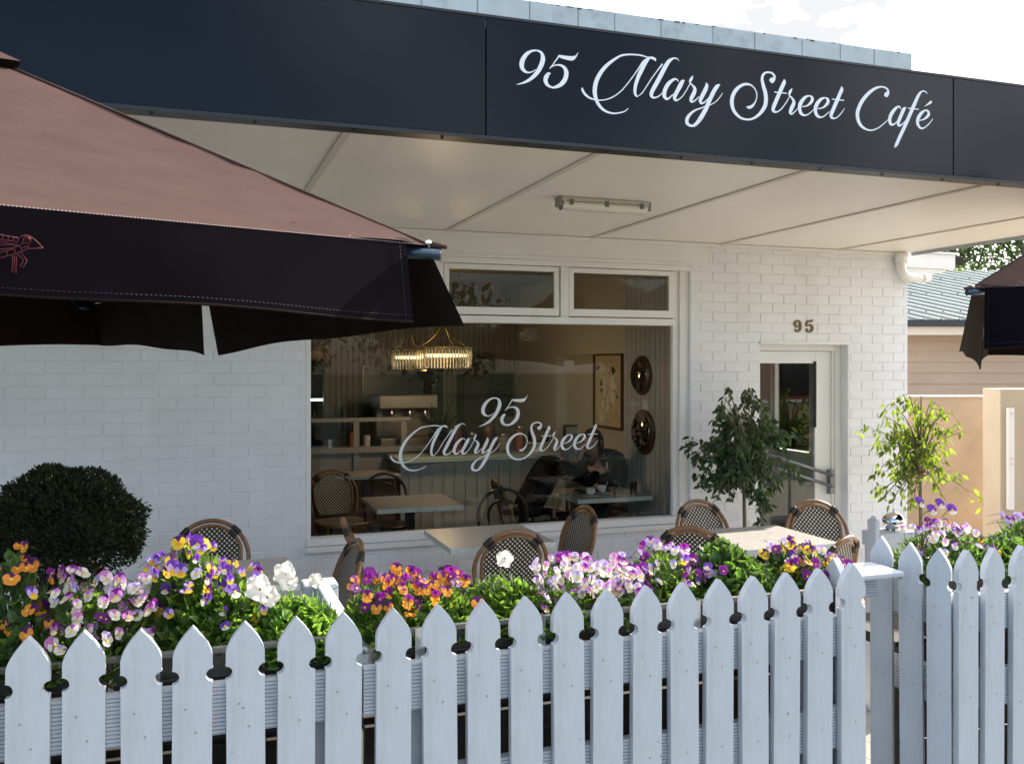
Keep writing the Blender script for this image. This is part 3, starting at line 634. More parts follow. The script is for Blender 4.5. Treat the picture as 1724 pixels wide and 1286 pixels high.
rose = thing('filigree_pendant', 'pale lacy round pendant near ceiling behind the window', 'pendant', P(890, 563, 8.9))
m = MB(); q = random.Random(9)
for k in range(26):
    a, b = q.uniform(0, PI), q.uniform(0, 2*PI); r1 = q.uniform(.04, .08); c = Vector((math.cos(b)*.09*math.sin(a), .07*math.sin(b)*math.sin(a), .04*math.cos(a)))
    u = Vector((q.gauss(0, 1), q.gauss(0, 1), q.gauss(0, .5))).normalized(); v = u.orthogonal().normalized()
    m.tube([c + (u*math.cos(t*PI/5)+v*math.sin(t*PI/5))*r1*.6 for t in range(10)], .0022, 4, closed=True)
m.tube([(0, 0, .05), (0, 0, .38)], .002, 4)
m.build('wire_ball', mat('lace_white', (.55, .52, .46), .5), rose)

# ------------------------------------------------------------------ furniture
def weave():
    m = bpy.data.materials.new('woven_cane'); m.use_nodes = True; t = m.node_tree; b = t.nodes['Principled BSDF']; b.inputs['Roughness'].default_value = .4
    co = nd(t, 'ShaderNodeTexCoord'); sp = nd(t, 'ShaderNodeSeparateXYZ'); t.links.new(co.outputs['UV'], sp.inputs[0])
    def s(o):
        a = nd(t, 'ShaderNodeMath', operation='MULTIPLY'); a.inputs[1].default_value = 2*PI/.031; t.links.new(o, a.inputs[0])
        c = nd(t, 'ShaderNodeMath', operation='SINE'); t.links.new(a.outputs[0], c.inputs[0]); return c.outputs[0]
    pr = nd(t, 'ShaderNodeMath', operation='MULTIPLY'); t.links.new(s(sp.outputs[0]), pr.inputs[0]); t.links.new(s(sp.outputs[1]), pr.inputs[1])
    gt = nd(t, 'ShaderNodeMath', operation='GREATER_THAN'); gt.inputs[1].default_value = .36; t.links.new(pr.outputs[0], gt.inputs[0])
    mx = nd(t, 'ShaderNodeMix', data_type='RGBA'); mx.inputs[6].default_value = (.018, .015, .016, 1); mx.inputs[7].default_value = (.72, .66, .55, 1)
    t.links.new(gt.outputs[0], mx.inputs[0]); t.links.new(mx.outputs[2], b.inputs['Base Color'])
    bp = nd(t, 'ShaderNodeBump'); bp.inputs['Distance'].default_value = .003; t.links.new(pr.outputs[0], bp.inputs['Height']); t.links.new(bp.outputs[0], b.inputs['Normal'])
    return m
WEAVE = weave()
def uvs(o, fn):
    me = o.data; uv = me.uv_layers.new(name='UVMap')
    for l in me.loops: uv.data[l.index].uv = fn(me.vertices[l.vertex_index].co)
def back_pt(x, z):    # backrest surface: leans back, curved around the sitter
    t = (z-.45)/.45
    return Vector((x, .20+.11*t+.02*t*t - .25*x*x, z))
def make_chair():
    t = thing('bistro_chair', 'tmp', 'chair')
    arch = []
    for k in range(25):
        a = PI*k/24; arch.append((-.235*math.cos(a), .66+.235*math.sin(a)))
    outer = [(-.20, .43)] + [(-.215, .52)] + arch + [(.215, .52), (.20, .43)]
    m = MB(); m.tube([back_pt(x, z) for x, z in outer], .0145, 8); m.build('outer_hoop', RATTAN, t)
    inner = [(-.15, .50), (-.185, .60)] + [(-.198*math.cos(PI*k/20), .665+.200*math.sin(PI*k/20)) for k in range(2, 19)] + [(.185, .60), (.15, .50)]
    m = MB(); m.tube([back_pt(x, z)+Vector((0, -.004, 0)) for x, z in inner], .012, 8); m.build('inner_hoop', RATTAN, t)
    for a in (.26*PI, .74*PI):
        m = MB()
        for rr_ in (.235, .199):
            pp = [back_pt(-rr_*math.cos(a+d), .662+rr_*math.sin(a+d)) for d in (-.13, -.06, 0, .06, .13)]; m.tube(pp, .0185, 8)
        m.build('binding', BIND, t)
    m = MB()
    def bp(u, v):
        z = .49+.365*v; hw = .15+(.045*min(1, (z-.49)/.12)) if z < .665 else .195*math.sqrt(max(0, 1-((z-.665)/.197)**2))
        p = back_pt((2*u-1)*hw, z); return p+Vector((0, -.006, 0))
    m.grid(bp, 14, 16); m.grid(lambda u, v: bp(1-u, v)+Vector((0, .006, 0)), 14, 16)
    pnl = m.build('back_panel', WEAVE, t); uvs(pnl, lambda c: (c.x, c.z))
    m = MB(); sp = []
    for k in range(28):
        a = 2*PI*k/28; ca, sa = math.cos(a), math.sin(a); e = .62
        sp.append((.225*math.copysign(abs(ca)**e, ca), .215*math.copysign(abs(sa)**e, sa)))
    n = len(sp); m.add([(x, y, .455) for x, y in sp] + [(x, y, .435) for x, y in sp], [tuple(range(n)), tuple(range(2*n-1, n-1, -1))]+[(i, n+i, n+(i+1) % n, (i+1) % n) for i in range(n)])
    st = m.build('seat', WEAVE, t); uvs(st, lambda c: (c.x, c.y))
    m = MB(); m.tube([(x*1.03, y*1.03, .445) for x, y in sp], .016, 8, closed=True); m.build('seat_ring', RATTAN, t)
    for sx, sy in ((-1, -1), (1, -1), (-1, 1), (1, 1)):
        m = MB(); m.tube([(sx*.19, sy*.18, .44), (sx*.195, sy*.19, .2), (sx*.205, sy*.215, .0)], .014, 8); m.build('leg', RATTAN, t)
    m = MB(); m.tube([(-.195, -.19, .2), (-.12, -.19, .33), (0, -.19, .37), (.12, -.19, .33), (.195, -.19, .2)], .009, 6); m.tube([(-.195, .19, .2), (.195, .19, .2)], .009, 6)
    for s in (-1, 1): m.tube([(s*.195, -.19, .2), (s*.195, .19, .2)], .009, 6)
    m.build('stretcher', RATTAN, t)
    return t
CG = 'woven cane bistro chairs on the porch'
CH = [  # x, y, heading in degrees (0 = sitter looks towards the street)
 (.13, 6.30, 0, 'cane bistro chair against left brick wall, facing the street behind purple flowers'),
 (4.38, 5.72, -12, 'cane bistro chair between sunlit table and the door'),
 (3.58, 6.02, 8, 'cane bistro chair under right window edge behind sunlit table'),
 (2.66, 6.04, -86, 'cane bistro chair seen almost side on right of shaded table under window'),
 (1.88, 5.34, 178, 'cane bistro chair with its back to the street before the shaded table'),
 (.98, 6.10, 80, 'cane bistro chair seen edge on nearest the lower left window corner'),
 (.90, 5.33, -86, 'cane bistro chair crossing edge on chair, turned toward left wall'),
 (2.98, 5.10, 140, 'cane bistro chair half hidden behind magenta violas'),
 (3.66, 4.50, 205, 'low cane bistro chair top beside yellow pansies and gate posts'),
 (-.50, 5.30, 120, 'cane bistro chair rim just showing above pink violas near topiary')]
ch0 = make_chair()
for i, (x, y, a, lb) in enumerate(CH):
    x, y = x+.30*math.sin(math.radians(a)), y-.30*math.cos(math.radians(a))
    if i == 0: ch0.location = (x, y, 0); ch0.rotation_euler = (0, 0, math.radians(a)); ch0['label'] = lb; ch0['group'] = CG
    else: dup(ch0, (x, y, 0), math.radians(a), lb, CG)
def make_table(w=.72):
    t = thing('cafe_table', 'tmp', 'table')
    h = w/2; m = MB(); m.box(-h, h, -h, h, .7405, .7415); m.box(-h, h, -h, h, .705, .7404, 1); bevel(m.build('tabletop', [TTOP, TEDGE], t), .004)
    m = MB(); m.tube([(0, 0, .02), (0, 0, .70)], .035, 14); m.box(-.18, .18, -.02, .02, .685, .7045); m.box(-.02, .02, -.18, .18, .67, .6849); m.build('pedestal', IRON, t)
    m = MB()
    for a in range(4):
        c, s = math.cos(PI/4+a*PI/2), math.sin(PI/4+a*PI/2); m.tube([(0, 0, .05), (.15*c, .15*s, .045), (.29*c, .29*s, .012)], [.025, .02, .014], 8)
    m.build('foot', IRON, t)
    return t
tb = make_table()
TG = 'square cafe tables'
TB = [(1.93, 6.02, 0, 0, 'grey stone topped table in shade below the window lettering'),
      (3.68, 5.36, 0, 0, 'sunlit stone topped table near the door'),
      (.20, 5.40, 0, 0, 'pale table half hidden behind purple violas at left'),
      (P(690, 845, 7.7).x, 7.66, .012, 0, 'grey topped table inside the window beside bentwood chairs'),
      (3.50, 7.62, .012, 0, 'table inside the window where two people sit')]
for i, (x, y, z, a, lb) in enumerate(TB):
    if i == 0: tb.location = (x, y, z); tb['label'] = lb; tb['group'] = TG
    else: dup(tb, (x, y, z), a, lb, TG)
def bentwood():
    t = thing('bentwood_chair', 'tmp', 'chair')
    def bpt(x, z): s = (z-.45)/.45; return Vector((x, .19+.10*s, z))
    m = MB(); m.tube([bpt(-.19, .0+.44)]+[bpt(-.20*math.cos(PI*k/16), .68+.20*math.sin(PI*k/16)) for k in range(17)]+[bpt(.19, .44)], .014, 8); m.build('outer_hoop', BLACKW, t)
    m = MB(); m.tube([bpt(-.09, .44)]+[bpt(-.12*math.cos(PI*k/16), .66+.13*math.sin(PI*k/16)) for k in range(17)]+[bpt(.09, .44)], .011, 8); m.build('inner_hoop', BLACKW, t)
    m = MB(); m.lathe([(.20, .43), (.21, .44), (.21, .455), (.19, .46)], 28); m.build('seat', BLACKW, t)
    for sx, sy in ((-1, -1), (1, -1), (-1, 1), (1, 1)):
        m = MB(); m.tube([(sx*.15, sy*.15, .43), (sx*.20, sy*.20, .0)], .014, 8); m.build('leg', BLACKW, t)
    return t
bc = bentwood(); bc.location = (1.72, 8.25, .012); bc.rotation_euler = (0, 0, 0); bc['label'] = 'black bentwood chair behind the grey table inside the window'; bc['group'] = 'black bentwood chairs indoors'
dup(bc, (2.50, 7.42, .012), math.radians(165), 'black bentwood chair below window lettering, left of the seated people')
dup(bc, (.95, 7.55, .012), math.radians(75), 'black bentwood chair at the lower left corner inside window')
dup(ch0, (2.84, 7.62, .012), math.radians(85), 'cane bistro chair under the person in the black coat', 'cane chairs inside the cafe')
dup(ch0, (1.33, 8.55, .012), math.radians(10), 'cane bistro chair indoors against the brown timber bench', 'cane chairs inside the cafe')
# tableware
def tw(name, label, cat, x, y): return thing(name, label, cat, (x, y, .012+.7425))
CUPM = mat('porcelain', (.75, .74, .70), .2)
for i, (x, y, lb) in enumerate(((3.33, 7.42, 'white coffee cup nearest the window'), (3.50, 7.55, 'white coffee cup in the middle of the table'))):
    o = tw('coffee_cup', lb, 'cup', x, y); m = MB(); m.lathe([(.05, .0), (.075, .008), (.075, .012), (.03, .006)], 20); m.build('saucer', CUPM, o)
    m = MB(); m.lathe([(.022, .0125), (.04, .03), (.044, .07), (.040, .07), (.03, .03)], 20); m.build('cup_body', CUPM, o)
o = tw('bud_vase', 'small glass vase with a red leafed sprig on the people\'s table', 'vase', 3.66, 7.52); m = MB(); m.lathe([(.03, 0), (.035, .05), (.015, .1), (.018, .12)], 16); m.build('vase_body', GLASS2, o)
m = MB(); q = random.Random(4)
for k in range(16):
    p = Vector((q.gauss(0, .02), q.gauss(0, .02), .14+q.random()*.14)); m.leaf(p, Vector((q.gauss(0, 1), q.gauss(0, 1), 1)), Vector((0, 1, .2)), .05, .02)
m.tube([(0, 0, .02), (0, 0, .26)], .002, 5); m.build('sprig', leafmat('sprig', (.05, .03, .02), (.08, .05, .02), .3), o)
o = tw('water_glass', 'clear tumbler beside the vase', 'glass', 3.74, 7.40); m = MB(); m.lathe([(.028, 0), (.034, .11), (.031, .11), (.026, .006)], 18); m.build('tumbler', GLASS2, o)
m = MB(); m.lathe([(.0255, .007), (.029, .06)], 18); m.build('water', GLASS2, o)
o = tw('candle_stick', 'thin white candle on a dark stick', 'candle', 3.62, 7.70); m = MB(); m.lathe([(.04, 0), (.01, .01), (.01, .05)], 14); m.build('holder', IRON, o)
m = MB(); m.lathe([(.009, .0505), (.008, .26)], 10); m.build('candle', CUPM, o)
o = tw('cutlery_plate', 'dark plate with napkin on the people\'s table', 'plate', 3.42, 7.72); m = MB(); m.lathe([(.06, 0), (.11, .012), (.11, .016), (.05, .006)], 24); m.build('plate', IRON, o)
m = MB(); m.box(-.04, .05, -.03, .03, .0165, .022); m.build('napkin', mat('napkin', (.65, .6, .52), .7), o)

# ------------------------------------------------------------------ people
def figure(name, label, loc, rz, joints, edges, mt):
    o = thing(name, label, 'person', loc, rz)
    keys = list(joints); me = bpy.data.meshes.new('body'); me.from_pydata([joints[k][:3] for k in keys], [(keys.index(a), keys.index(b)) for a, b in edges], [])
    b = link(me, 'body', o); me.materials.append(mt)
    sk = b.modifiers.new('skin', 'SKIN'); sk.use_smooth_shade = True
    for i, k in enumerate(keys): r = joints[k][3]; me.skin_vertices[0].data[i].radius = (r, r*joints[k][4] if len(joints[k]) > 4 else r)
    me.skin_vertices[0].data[0].use_root = True
    s = b.modifiers.new('sub', 'SUBSURF'); s.levels = 2; s.render_levels = 2
    return o
# seated, local frame: sits facing +X, hips at origin height .52
def seated(name, label, loc, rz, coat, lean, hair, hairlen, chest=None, chin=False):
    L = lean
    J = {'pelvis': (0, 0, .56, .14), 'waist': (.04+L*.1, 0, .72, .13), 'chest': (.10+L*.32, 0, .93, .155), 'neckb': (.15+L*.5, 0, 1.07-.12*L, .085)}
    for s, n in ((1, 'l'), (-1, 'r')):
        J['hip'+n] = (.03, s*.10, .53, .095); J['knee'+n] = (.44, s*.12, .53, .07); J['foot'+n] = (.46, s*.12, .10, .045)
        J['sh'+n] = (.13+L*.42, s*.17, 1.02, .07); J['el'+n] = (.36+L*.5, s*.20, .84, .052); J['wr'+n] = (.52+L*.45, s*.08, .86 if not chin else .92, .036)
    E = [('pelvis', 'waist'), ('waist', 'chest'), ('chest', 'neckb')]
    for n in 'lr': E += [('pelvis', 'hip'+n), ('hip'+n, 'knee'+n), ('knee'+n, 'foot'+n), ('chest', 'sh'+n), ('sh'+n, 'el'+n), ('el'+n, 'wr'+n)]
    o = figure(name, label, loc, rz, J, E, coat)
    hc = Vector((.24+L*.62, 0, 1.23-.24*L)); hr = .098
    m = MB()
    def hd(u, v):
        th = 2*PI*u; ph = PI*v; x, y, z = math.sin(ph)*math.cos(th), math.sin(ph)*math.sin(th), -math.cos(ph)
        r = Vector((x*.105, y*.078, z*.125)); 
        if z < 0 and x > 0: r.x += .012*x
        fx = max(0, x)**14
        nose = .020*fx*math.exp(-((z+.12)/.16)**2)*math.exp(-(y/.16)**2); r.x += nose
        r.x -= .010*math.exp(-((z-.12)/.10)**2)*math.exp(-((abs(y)-.38)/.16)**2)*(x > 0)
        r.x += .006*math.exp(-((z+.45)/.07)**2)*math.exp(-(y/.3)**2)*(x > 0)
        return hc + r
    m.grid(hd, 36, 28); m.tube([hc+Vector((-.02, 0, -.08)), Vector(J['neckb'][:3])+Vector((0, 0, -.02))], [.05, .055], 14)
    for s in (1, -1):
        m.tube([hc+Vector((-.005, s*.078, .025)), hc+Vector((-.015, s*.088, .02)), hc+Vector((-.012, s*.086, -.02)), hc+Vector((0, s*.08, -.03))], .009, 6)
    m.build('head', SKIN, o)
    m = MB()
    def hr_(u, v):
        th = 2*PI*u; ph = PI*.5*v*1.25; x, y, z = math.sin(ph)*math.cos(th), math.sin(ph)*math.sin(th), math.cos(ph)
        w = 1.10+.05*noise.noise(Vector((x*4, y*4, z*4)))
        if x > .25: z = max(z, .42)
        zz = z*.125*w
        if x < .2 and v > .75: zz -= hairlen*(v-.75)*4
        return hc + Vector((x*.108*w-.004, y*.085*w, zz+.004))
    m.grid(hr_, 36, 16); m.build('hair', hair, o)
    m = MB()
    for s in (1, -1): m.lathe([(.001, -.008), (.008, -.005), (.008, .005), (.001, .008)], 8, hc+Vector((.093, s*.033, .015)))
    m.build('eye', mat('eye_dark', (.02, .015, .012), .2), o)
    for s, n in ((1, 'l'), (-1, 'r')):
        w = Vector(J['wr'+n][:3]); d = Vector((.9, -s*.35, .15)).normalized(); side = Vector((.35*s, .9, 0)).normalized(); m = MB()
        m.tube([w, w+d*.05, w+d*.085], [.026, .036, .034], 10)
        for f in range(4):
            b = w+d*.08+side*((f-1.5)*.018); ln = (.062, .072, .068, .052)[f]; m.tube([b, b+d*ln*.5+Vector((0, 0, .004)), b+d*ln*.85-Vector((0, 0, .012)), b+d*ln-Vector((0, 0, .026))], [.0095, .009, .008, .006], 7)
        b = w+d*.03-side*s*.03; m.tube([b, b-side*s*.025+d*.03, b-side*s*.03+d*.06], [.011, .010, .007], 7)
        m.build('hand', SKIN, o)
    return o, hc, J
COATB = mat('black_coat', (.003, .003, .006), .95, bump=.003, bscale=30, spec=.05); CARD = mat('grey_cardigan', (.05, .05, .055), .8, bump=.003, bscale=40)
p1, hc, J = seated('person', 'person in black coat and glasses with grey hair leaning over the table', (2.76, 7.62, .02), math.radians(4), COATB, .42, mat('grey_hair', (.17, .15, .13), .6, var=.4, vscale=60), .05, chin=True)
m = MB()
for s in (1, -1): m.tube([hc+Vector((.106, s*.034+.024*math.cos(t*PI/6), .018+.018*math.sin(t*PI/6))) for t in range(12)], .0025, 5, closed=True); m.tube([hc+Vector((.104, s*.058, .02)), hc+Vector((0, s*.088, .025))], .0025, 5)
m.tube([hc+Vector((.107, -.010, .02)), hc+Vector((.107, .010, .02))], .0025, 5)
m.build('glasses', IRON, p1)
p2, hc, J = seated('person', 'person with dark hair in grey cardigan and pink top behind the table', (3.95, 8.12, .02), math.radians(208), CARD, .30, mat('dark_hair', (.03, .018, .012), .5, var=.3, vscale=60), .10)
m = MB(); m.grid(lambda u, v: Vector((.235+.30*.36-.05*abs(2*u-1)**2+.05*v-.03*v, (2*u-1)*(.075-.02*v), .80+.25*v)), 8, 8); m.build('top', mat('pink_top', (.62, .36, .42), .7), p2)

# ------------------------------------------------------------------ umbrellas
def umbrella(label, C, e1, e2, S, ze, zap, drop, group, emblem=False):
    """C: near corner; e1, e2 unit vectors along the two edges from it"""
    cx = C + (e1+e2)*(S/2); o = thing('market_umbrella', label, 'umbrella', (cx.x, cx.y, 0), 0, group)
    zE, zA = ze, zap
    L = lambda p, z: Vector((p.x-cx.x, p.y-cx.y, z))
    cor = [C, C+e1*S, C+(e1+e2)*S, C+e2*S]
    VT = .52            # vent position along the ridge
    zV = zE+(zA-zE)*VT
    m = MB()
    for k in range(4):
        a, b = cor[k], cor[(k+1) % 4]
        def fn(u, v, a=a, b=b):
            p = a.lerp(b, u).lerp(cx, v*VT); z = zE+(zV-zE)*v
            sag = .035*math.sin(PI*v)*(math.sin(PI*u))+.004*math.sin(PI*u)*(1-v)
            w = .005*noise.noise(Vector((u*6, v*14, k)))+.003*noise.noise(Vector((u*30, v*5, k+3)))+.004*math.sin((u+v)*46)*math.exp(-((u-.03)**2+v*v)/.02)+.0025*math.sin(u*37+v*5)*(1-v)*math.exp(-((u-.03)/.12)**2)
            return L(p, z-sag*(1 if v < .999 else 1)+w)
        m.grid(fn, 36, 20)
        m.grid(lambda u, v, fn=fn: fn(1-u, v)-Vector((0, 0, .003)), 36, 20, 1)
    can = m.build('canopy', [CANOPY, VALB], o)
    m = MB()
    for k in range(4):
        a, b = cor[k], cor[(k+1) % 4]
        def fn(u, v, a=a, b=b):
            p = a.lerp(b, u).lerp(cx, (VT-.008)+v*(1-VT+.008)); z = zV+.022+(zA+.06-zV-.022)*v; return L(p, z-.02*math.sin(PI*u)*(1-v))
        m.grid(fn, 16, 8)
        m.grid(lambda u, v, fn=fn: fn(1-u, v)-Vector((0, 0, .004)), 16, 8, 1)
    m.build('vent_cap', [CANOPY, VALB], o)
    # valance, two panels per side with a slit between
    for k in range(4):
        a, b = cor[k], cor[(k+1) % 4]; d = (b-a).normalized(); out = Vector((d.y, -d.x, 0))
        if out.dot(a-cx) < 0: out = -out
        for h in (0, 1):
            u0, u1 = (.022, .494) if h == 0 else (.506, .978)
            front = (k == 0)
            if not front: u0, u1 = (.002, .490) if h == 0 else (.506, .998)
            def fn(u, v):
                uu = u0+(u1-u0)*u; p = a.lerp(b, uu)
                nearslit = (u if h == 0 else 1-u)
                nearcor = 1-nearslit
                dr = drop*(1.08-.55*uu if front else 1.12+.32*nearslit**2)
                fl = (.02 if front else .03+.02*nearcor**3)*v*1.2 + .012*v*math.sin(uu*14+k)
                ex = (-.02*v*nearcor if not front else 0)
                sg = .004*math.sin(PI*uu)+.004*math.sin(uu*25)*v
                return L(p, zE+.001-sg-dr*v) + out*(fl) - (d if nearslit is u else d)*0 + (d*(-1 if h == 0 else 1))*((.085*v*nearcor**6+.05*v*nearslit**6) if not front else 0)
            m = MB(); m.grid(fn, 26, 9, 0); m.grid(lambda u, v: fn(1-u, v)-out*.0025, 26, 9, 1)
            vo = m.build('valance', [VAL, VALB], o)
            m = MB()
            m.tube([fn(i/26, .995) for i in range(27)], .0028, 5, 0)
            m.build('hem', VALB, vo)
            if front:
                m = MB()
                for i in range(150 if h == 0 else 0):
                    p, q_ = fn(i/150, .915)+out*.0014, fn((i+.6)/150, .915)+out*.0014; m.tube([p, q_], .0006, 3)
                if h == 0:
                    for i in range(22): p, q_ = fn(.015, i/22)+out*.0014, fn(.015, (i+.6)/22)+out*.0014; m.tube([p, q_], .0006, 3)
                    m.build('stitching', mat('dim_stitch', (.035, .03, .05), .8), vo)
    # seam stitching on the canopy edge and at the corner pocket
    a, b = cor[0], cor[1]; m = MB()
    nst = 420
    for i in range(nst):
        p, q_ = a.lerp(b, i/nst), a.lerp(b, (i+.6)/nst); s1 = .004*math.sin(PI*i/nst)
        m.tube([L(p, zE+.0015-s1), L(q_, zE+.0015-s1)], .0008, 3)
    pk = [(C+e1*.22+e2*.0).lerp(C+e1*.0+e2*.22, i/40) for i in range(41)]
    for i in range(40):
        def zz(p): w = min((p-C).dot(e1), (p-C).dot(e2))/S*2; return zE+(zA-zE)*w+.004-.012*math.sin(PI*(p-C).dot(e1)/.22)
        p, q_ = pk[i], pk[i].lerp(pk[i+1], .6); m.tube([L(p, zz(p)), L(q_, zz(q_))], .001, 3)
    m.build('seam_stitching', STITCH, can)
    for k in range(4): m = MB(); m.tube([L(cor[k].lerp(cx, t), zE+(zA-zE)*t+.003) for t in (0, .15, .3, .45, VT)], .0035, 6); m.build('ridge_seam', CANOPY, can)
    for k in range(4):
        a = cor[k]; r = (cx-a).normalized(); m = MB()
        m.tube([L(a-r*.03, zE-.022), L(a+r*.10, zE-.012)], .015, 12); m.tube([L(a+r*.10, zE-.013), L(cx, zA-.05)], .011, 8)
        rb = m.build('rib', mat('rib_metal', (.06, .09, .13), .3, metal=.7), o)
        m = MB(); m.lathe([(.011, 0), (.011, .007), (.005, .012)], 12, L(a+r*.0, zE+.001)); m.build('rib_bolt', CHROME, rb)
        m = MB(); m.tube([L(a-r*.045, zE-.004), L(a-r*.004, zE+.003)], [.005, .009], 8); m.build('rib_pocket', CANOPY, rb)
    m = MB(); m.tube([(0, 0, .05), (0, 0, zA+.02)], .026, 16); m.build('pole', mat('pole_wood', (.12, .06, .03), .5), o)
    m = MB(); m.lathe([(.30, 0), (.30, .06), (.05, .09), (.05, .3)], 24); m.build('base', IRON, o)
    if emblem:
        nrm = Vector((e1.y, -e1.x, 0)); 
        if nrm.dot(EYE-C) < 0: nrm = -nrm
        pt = C + nrm*.045; g12 = lambda *q: [PP(x/12.86, 370+y/12.86, pt, nrm) for x, y in q]
        lines = [[(-700,340),(-300,290),(0,325),(120,350),(250,372),(400,400)], [(400,400),(470,355),(550,335),(650,370),(740,430),(925,610)], [(925,610),(760,625),(600,625),(540,655),(430,700),(330,745),(180,785),(0,830),(-500,850)],
                 [(-700,440),(0,435),(200,460),(380,490),(400,400)], [(-600,500),(0,480),(200,520),(410,560)], [(-600,560),(0,550),(220,545),(410,560)], [(-600,640),(0,645),(260,620),(410,560)], [(-600,760),(0,710),(200,655),(300,630)],
                 [(410,560),(500,500),(510,400),(560,345)], [(410,560),(450,620),(480,680)], [(450,620),(560,590),(610,600)], [(500,500),(620,520),(600,600)], [(620,520),(670,450),(650,375)],
                 [(265,790),(270,960),(262,1140),(340,1150),(355,960),(345,770)], [(310,780),(315,1140)], [(380,750),(490,860),(500,900),(430,1010),(490,1045),(580,890),(440,700)],
                 [(140,790),(150,680)], [(310,745),(320,640)], [(300,390),(270,480)], [(180,360),(160,460)], [(60,340),(40,450)], [(-100,310),(-120,440)], [(-250,300),(-270,440)],
                 [(-700,340),(-760,600),(-500,850)]]
        m = MB()
        for ln in lines:
            pts = [L(p, p.z)+nrm*.001 for p in g12(*ln)]; m.tube(pts, .0011, 5)
        m.lathe([(.0, -.004), (.0042, -.002), (.0042, .002), (0, .004)], 8, L(g12((610, 410))[0], g12((610, 410))[0].z)+nrm*.001)
        m.build('bird_emblem', RED, o)
    return o
C1 = Vector((.549, 2.18, 0)); 
umbrella('large brown umbrella with red bird emblem on its dark valance', C1, Vector((-.939, -.344, 0)), Vector((-.344, .939, 0)), 2.9, Z(.286), Z(1.17), .175, 'brown market umbrellas', True)
C2 = RV*2.10+FV*4.2
umbrella('brown umbrella at the right edge with dark blue valance', C2, RV*.866-FV*.5, RV*.5+FV*.866, 2.2, Z(.345), Z(1.2), .26, 'brown market umbrellas')

# ------------------------------------------------------------------ fences
FYF = 1.80
def picket_mesh(h, w=.070, th=.018):
    """top at z=0, bottom at -h"""
    hw = w/2; prof = [(hw, -h)]
    prof += [(hw, -.1055)]
    for k in range(9):
        a = -PI/2 + PI*k/8; prof.append((hw+.001-.0130*math.cos(a), -.0920+.0130*math.sin(a)))
    prof += [(hw, -.078), (hw, -.056)]
    for k in range(1, 9):
        t = k/9; prof.append((hw*(1-t**1.58), -.056+.056*t))
    prof.append((0, 0))
    outl = prof + [(-x, z) for x, z in prof[-2::-1]]
    m = MB(); m.prism(outl, 0, th)
    NAIL = mat('nail_paint', (.34, .34, .34), .5)
    for z in (-.150, -.195, -.375): m.lathe([(.0025, 0), (.0025, .0012), (.001, .0016)], 8, (.006 if z < -.17 else -.012, 0, z), 1)
    k_ = len(m.v)-3*24
    for i in range(k_, len(m.v)):
        x, y, z = m.v[i]; j = (i-k_)//24; zc_ = (-.150, -.195, -.375)[j]; h_ = z-zc_; xc_ = .006 if zc_ < -.17 else -.012
        m.v[i] = (x, -h_*.6, zc_+y)
    return m.mesh('picket', [FENCEW, NAIL])
def notch_fix(me): return me
PK = picket_mesh(1.30)
ZT = Z(-.478)
def rail(y0, x0, x1, zt, h, parent, th=.024, rot=False, name='rail'):
    prof = [(0, 0)]; n = int(h/.0072)
    for k in range(n):
        z = -k*h/n; prof += [(0, z), (.0, z-.0042), (.0035, z-.0052), (.0035, z-.0062)]
    prof += [(0, -h), (th, -h), (th, 0)]
    q = len(prof); m = MB()
    if not rot: vs = [(x0, y0+a, zt+b) for a, b in prof]+[(x1, y0+a, zt+b) for a, b in prof]
    else: vs = [(y0+a, x0, zt+b) for a, b in prof]+[(y0+a, x1, zt+b) for a, b in prof]
    m.add(vs, [(i, q+i, q+(i+1) % q, (i+1) % q) for i in range(q)]+[tuple(range(q)), tuple(range(2*q-1, q-1, -1))])
    return m.build(name, FENCEW, parent)
def pick(parent, x, y, ry=0, dz=0, w=1):
    o = link(PK, 'picket', parent, (x, y, ZT+dz), (R.uniform(-.006, .006), R.uniform(-.010, .010), ry)); o.scale = (w, 1, 1)
    bm_ = o.modifiers.new('bevel', 'BEVEL'); bm_.width = .0018; bm_.segments = 2; bm_.limit_method = 'ANGLE'; bm_.angle_limit = math.radians(50)
    return o
LP = [-48, 47, 141, 237, 325, 413, 500, 580]
MP = [664, 740, 815, 887, 957, 1025, 1091, 1152, 1213, 1271, 1327, 1382, 1437]
TY = {47: 1073, 141: 1063, 237: 1060, 325: 1055, 413: 1050, 500: 1045, 580: 1037, 664: 1033, 740: 1024, 815: 1018, 887: 1010, 957: 1003, 1025: 998, 1091: 990, 1152: 985, 1213: 978, 1271: 971, 1327: 965, 1382: 958, 1437: 949}
def fence(label, pxs, x0, x1):
    o = thing('picket_fence', label, 'fence', (0, 0, 0), 0, 'white picket fence sections')
    for px in pxs:
        p = P(px, TY.get(px, 1080), FYF); dz = max(-.008, min(.008, p.z-ZT)) if px in TY else 0
        pick(o, p.x, FYF, 0, dz)
    for zt in (-.603, -.822): rail(FYF+.0195, x0, x1, Z(zt), .095, o)
    rail(FYF+.0195, x0, x1, Z(-1.45), .095, o)
    return o
xs = P(612, 1100, FYF).x
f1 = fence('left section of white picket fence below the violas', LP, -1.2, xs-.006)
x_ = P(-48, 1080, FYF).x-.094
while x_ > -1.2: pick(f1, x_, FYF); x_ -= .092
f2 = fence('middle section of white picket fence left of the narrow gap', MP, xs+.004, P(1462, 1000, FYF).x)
for fx, x in ((f1, -1.0), (f1, xs-.10), (f2, xs+.09), (f2, 1.40)):
    m = MB(); m.box(x-.04, x+.04, FYF+.045, FYF+.13, 0, Z(-.70)); bevel(m.build('post', FENCEW, fx), .004)
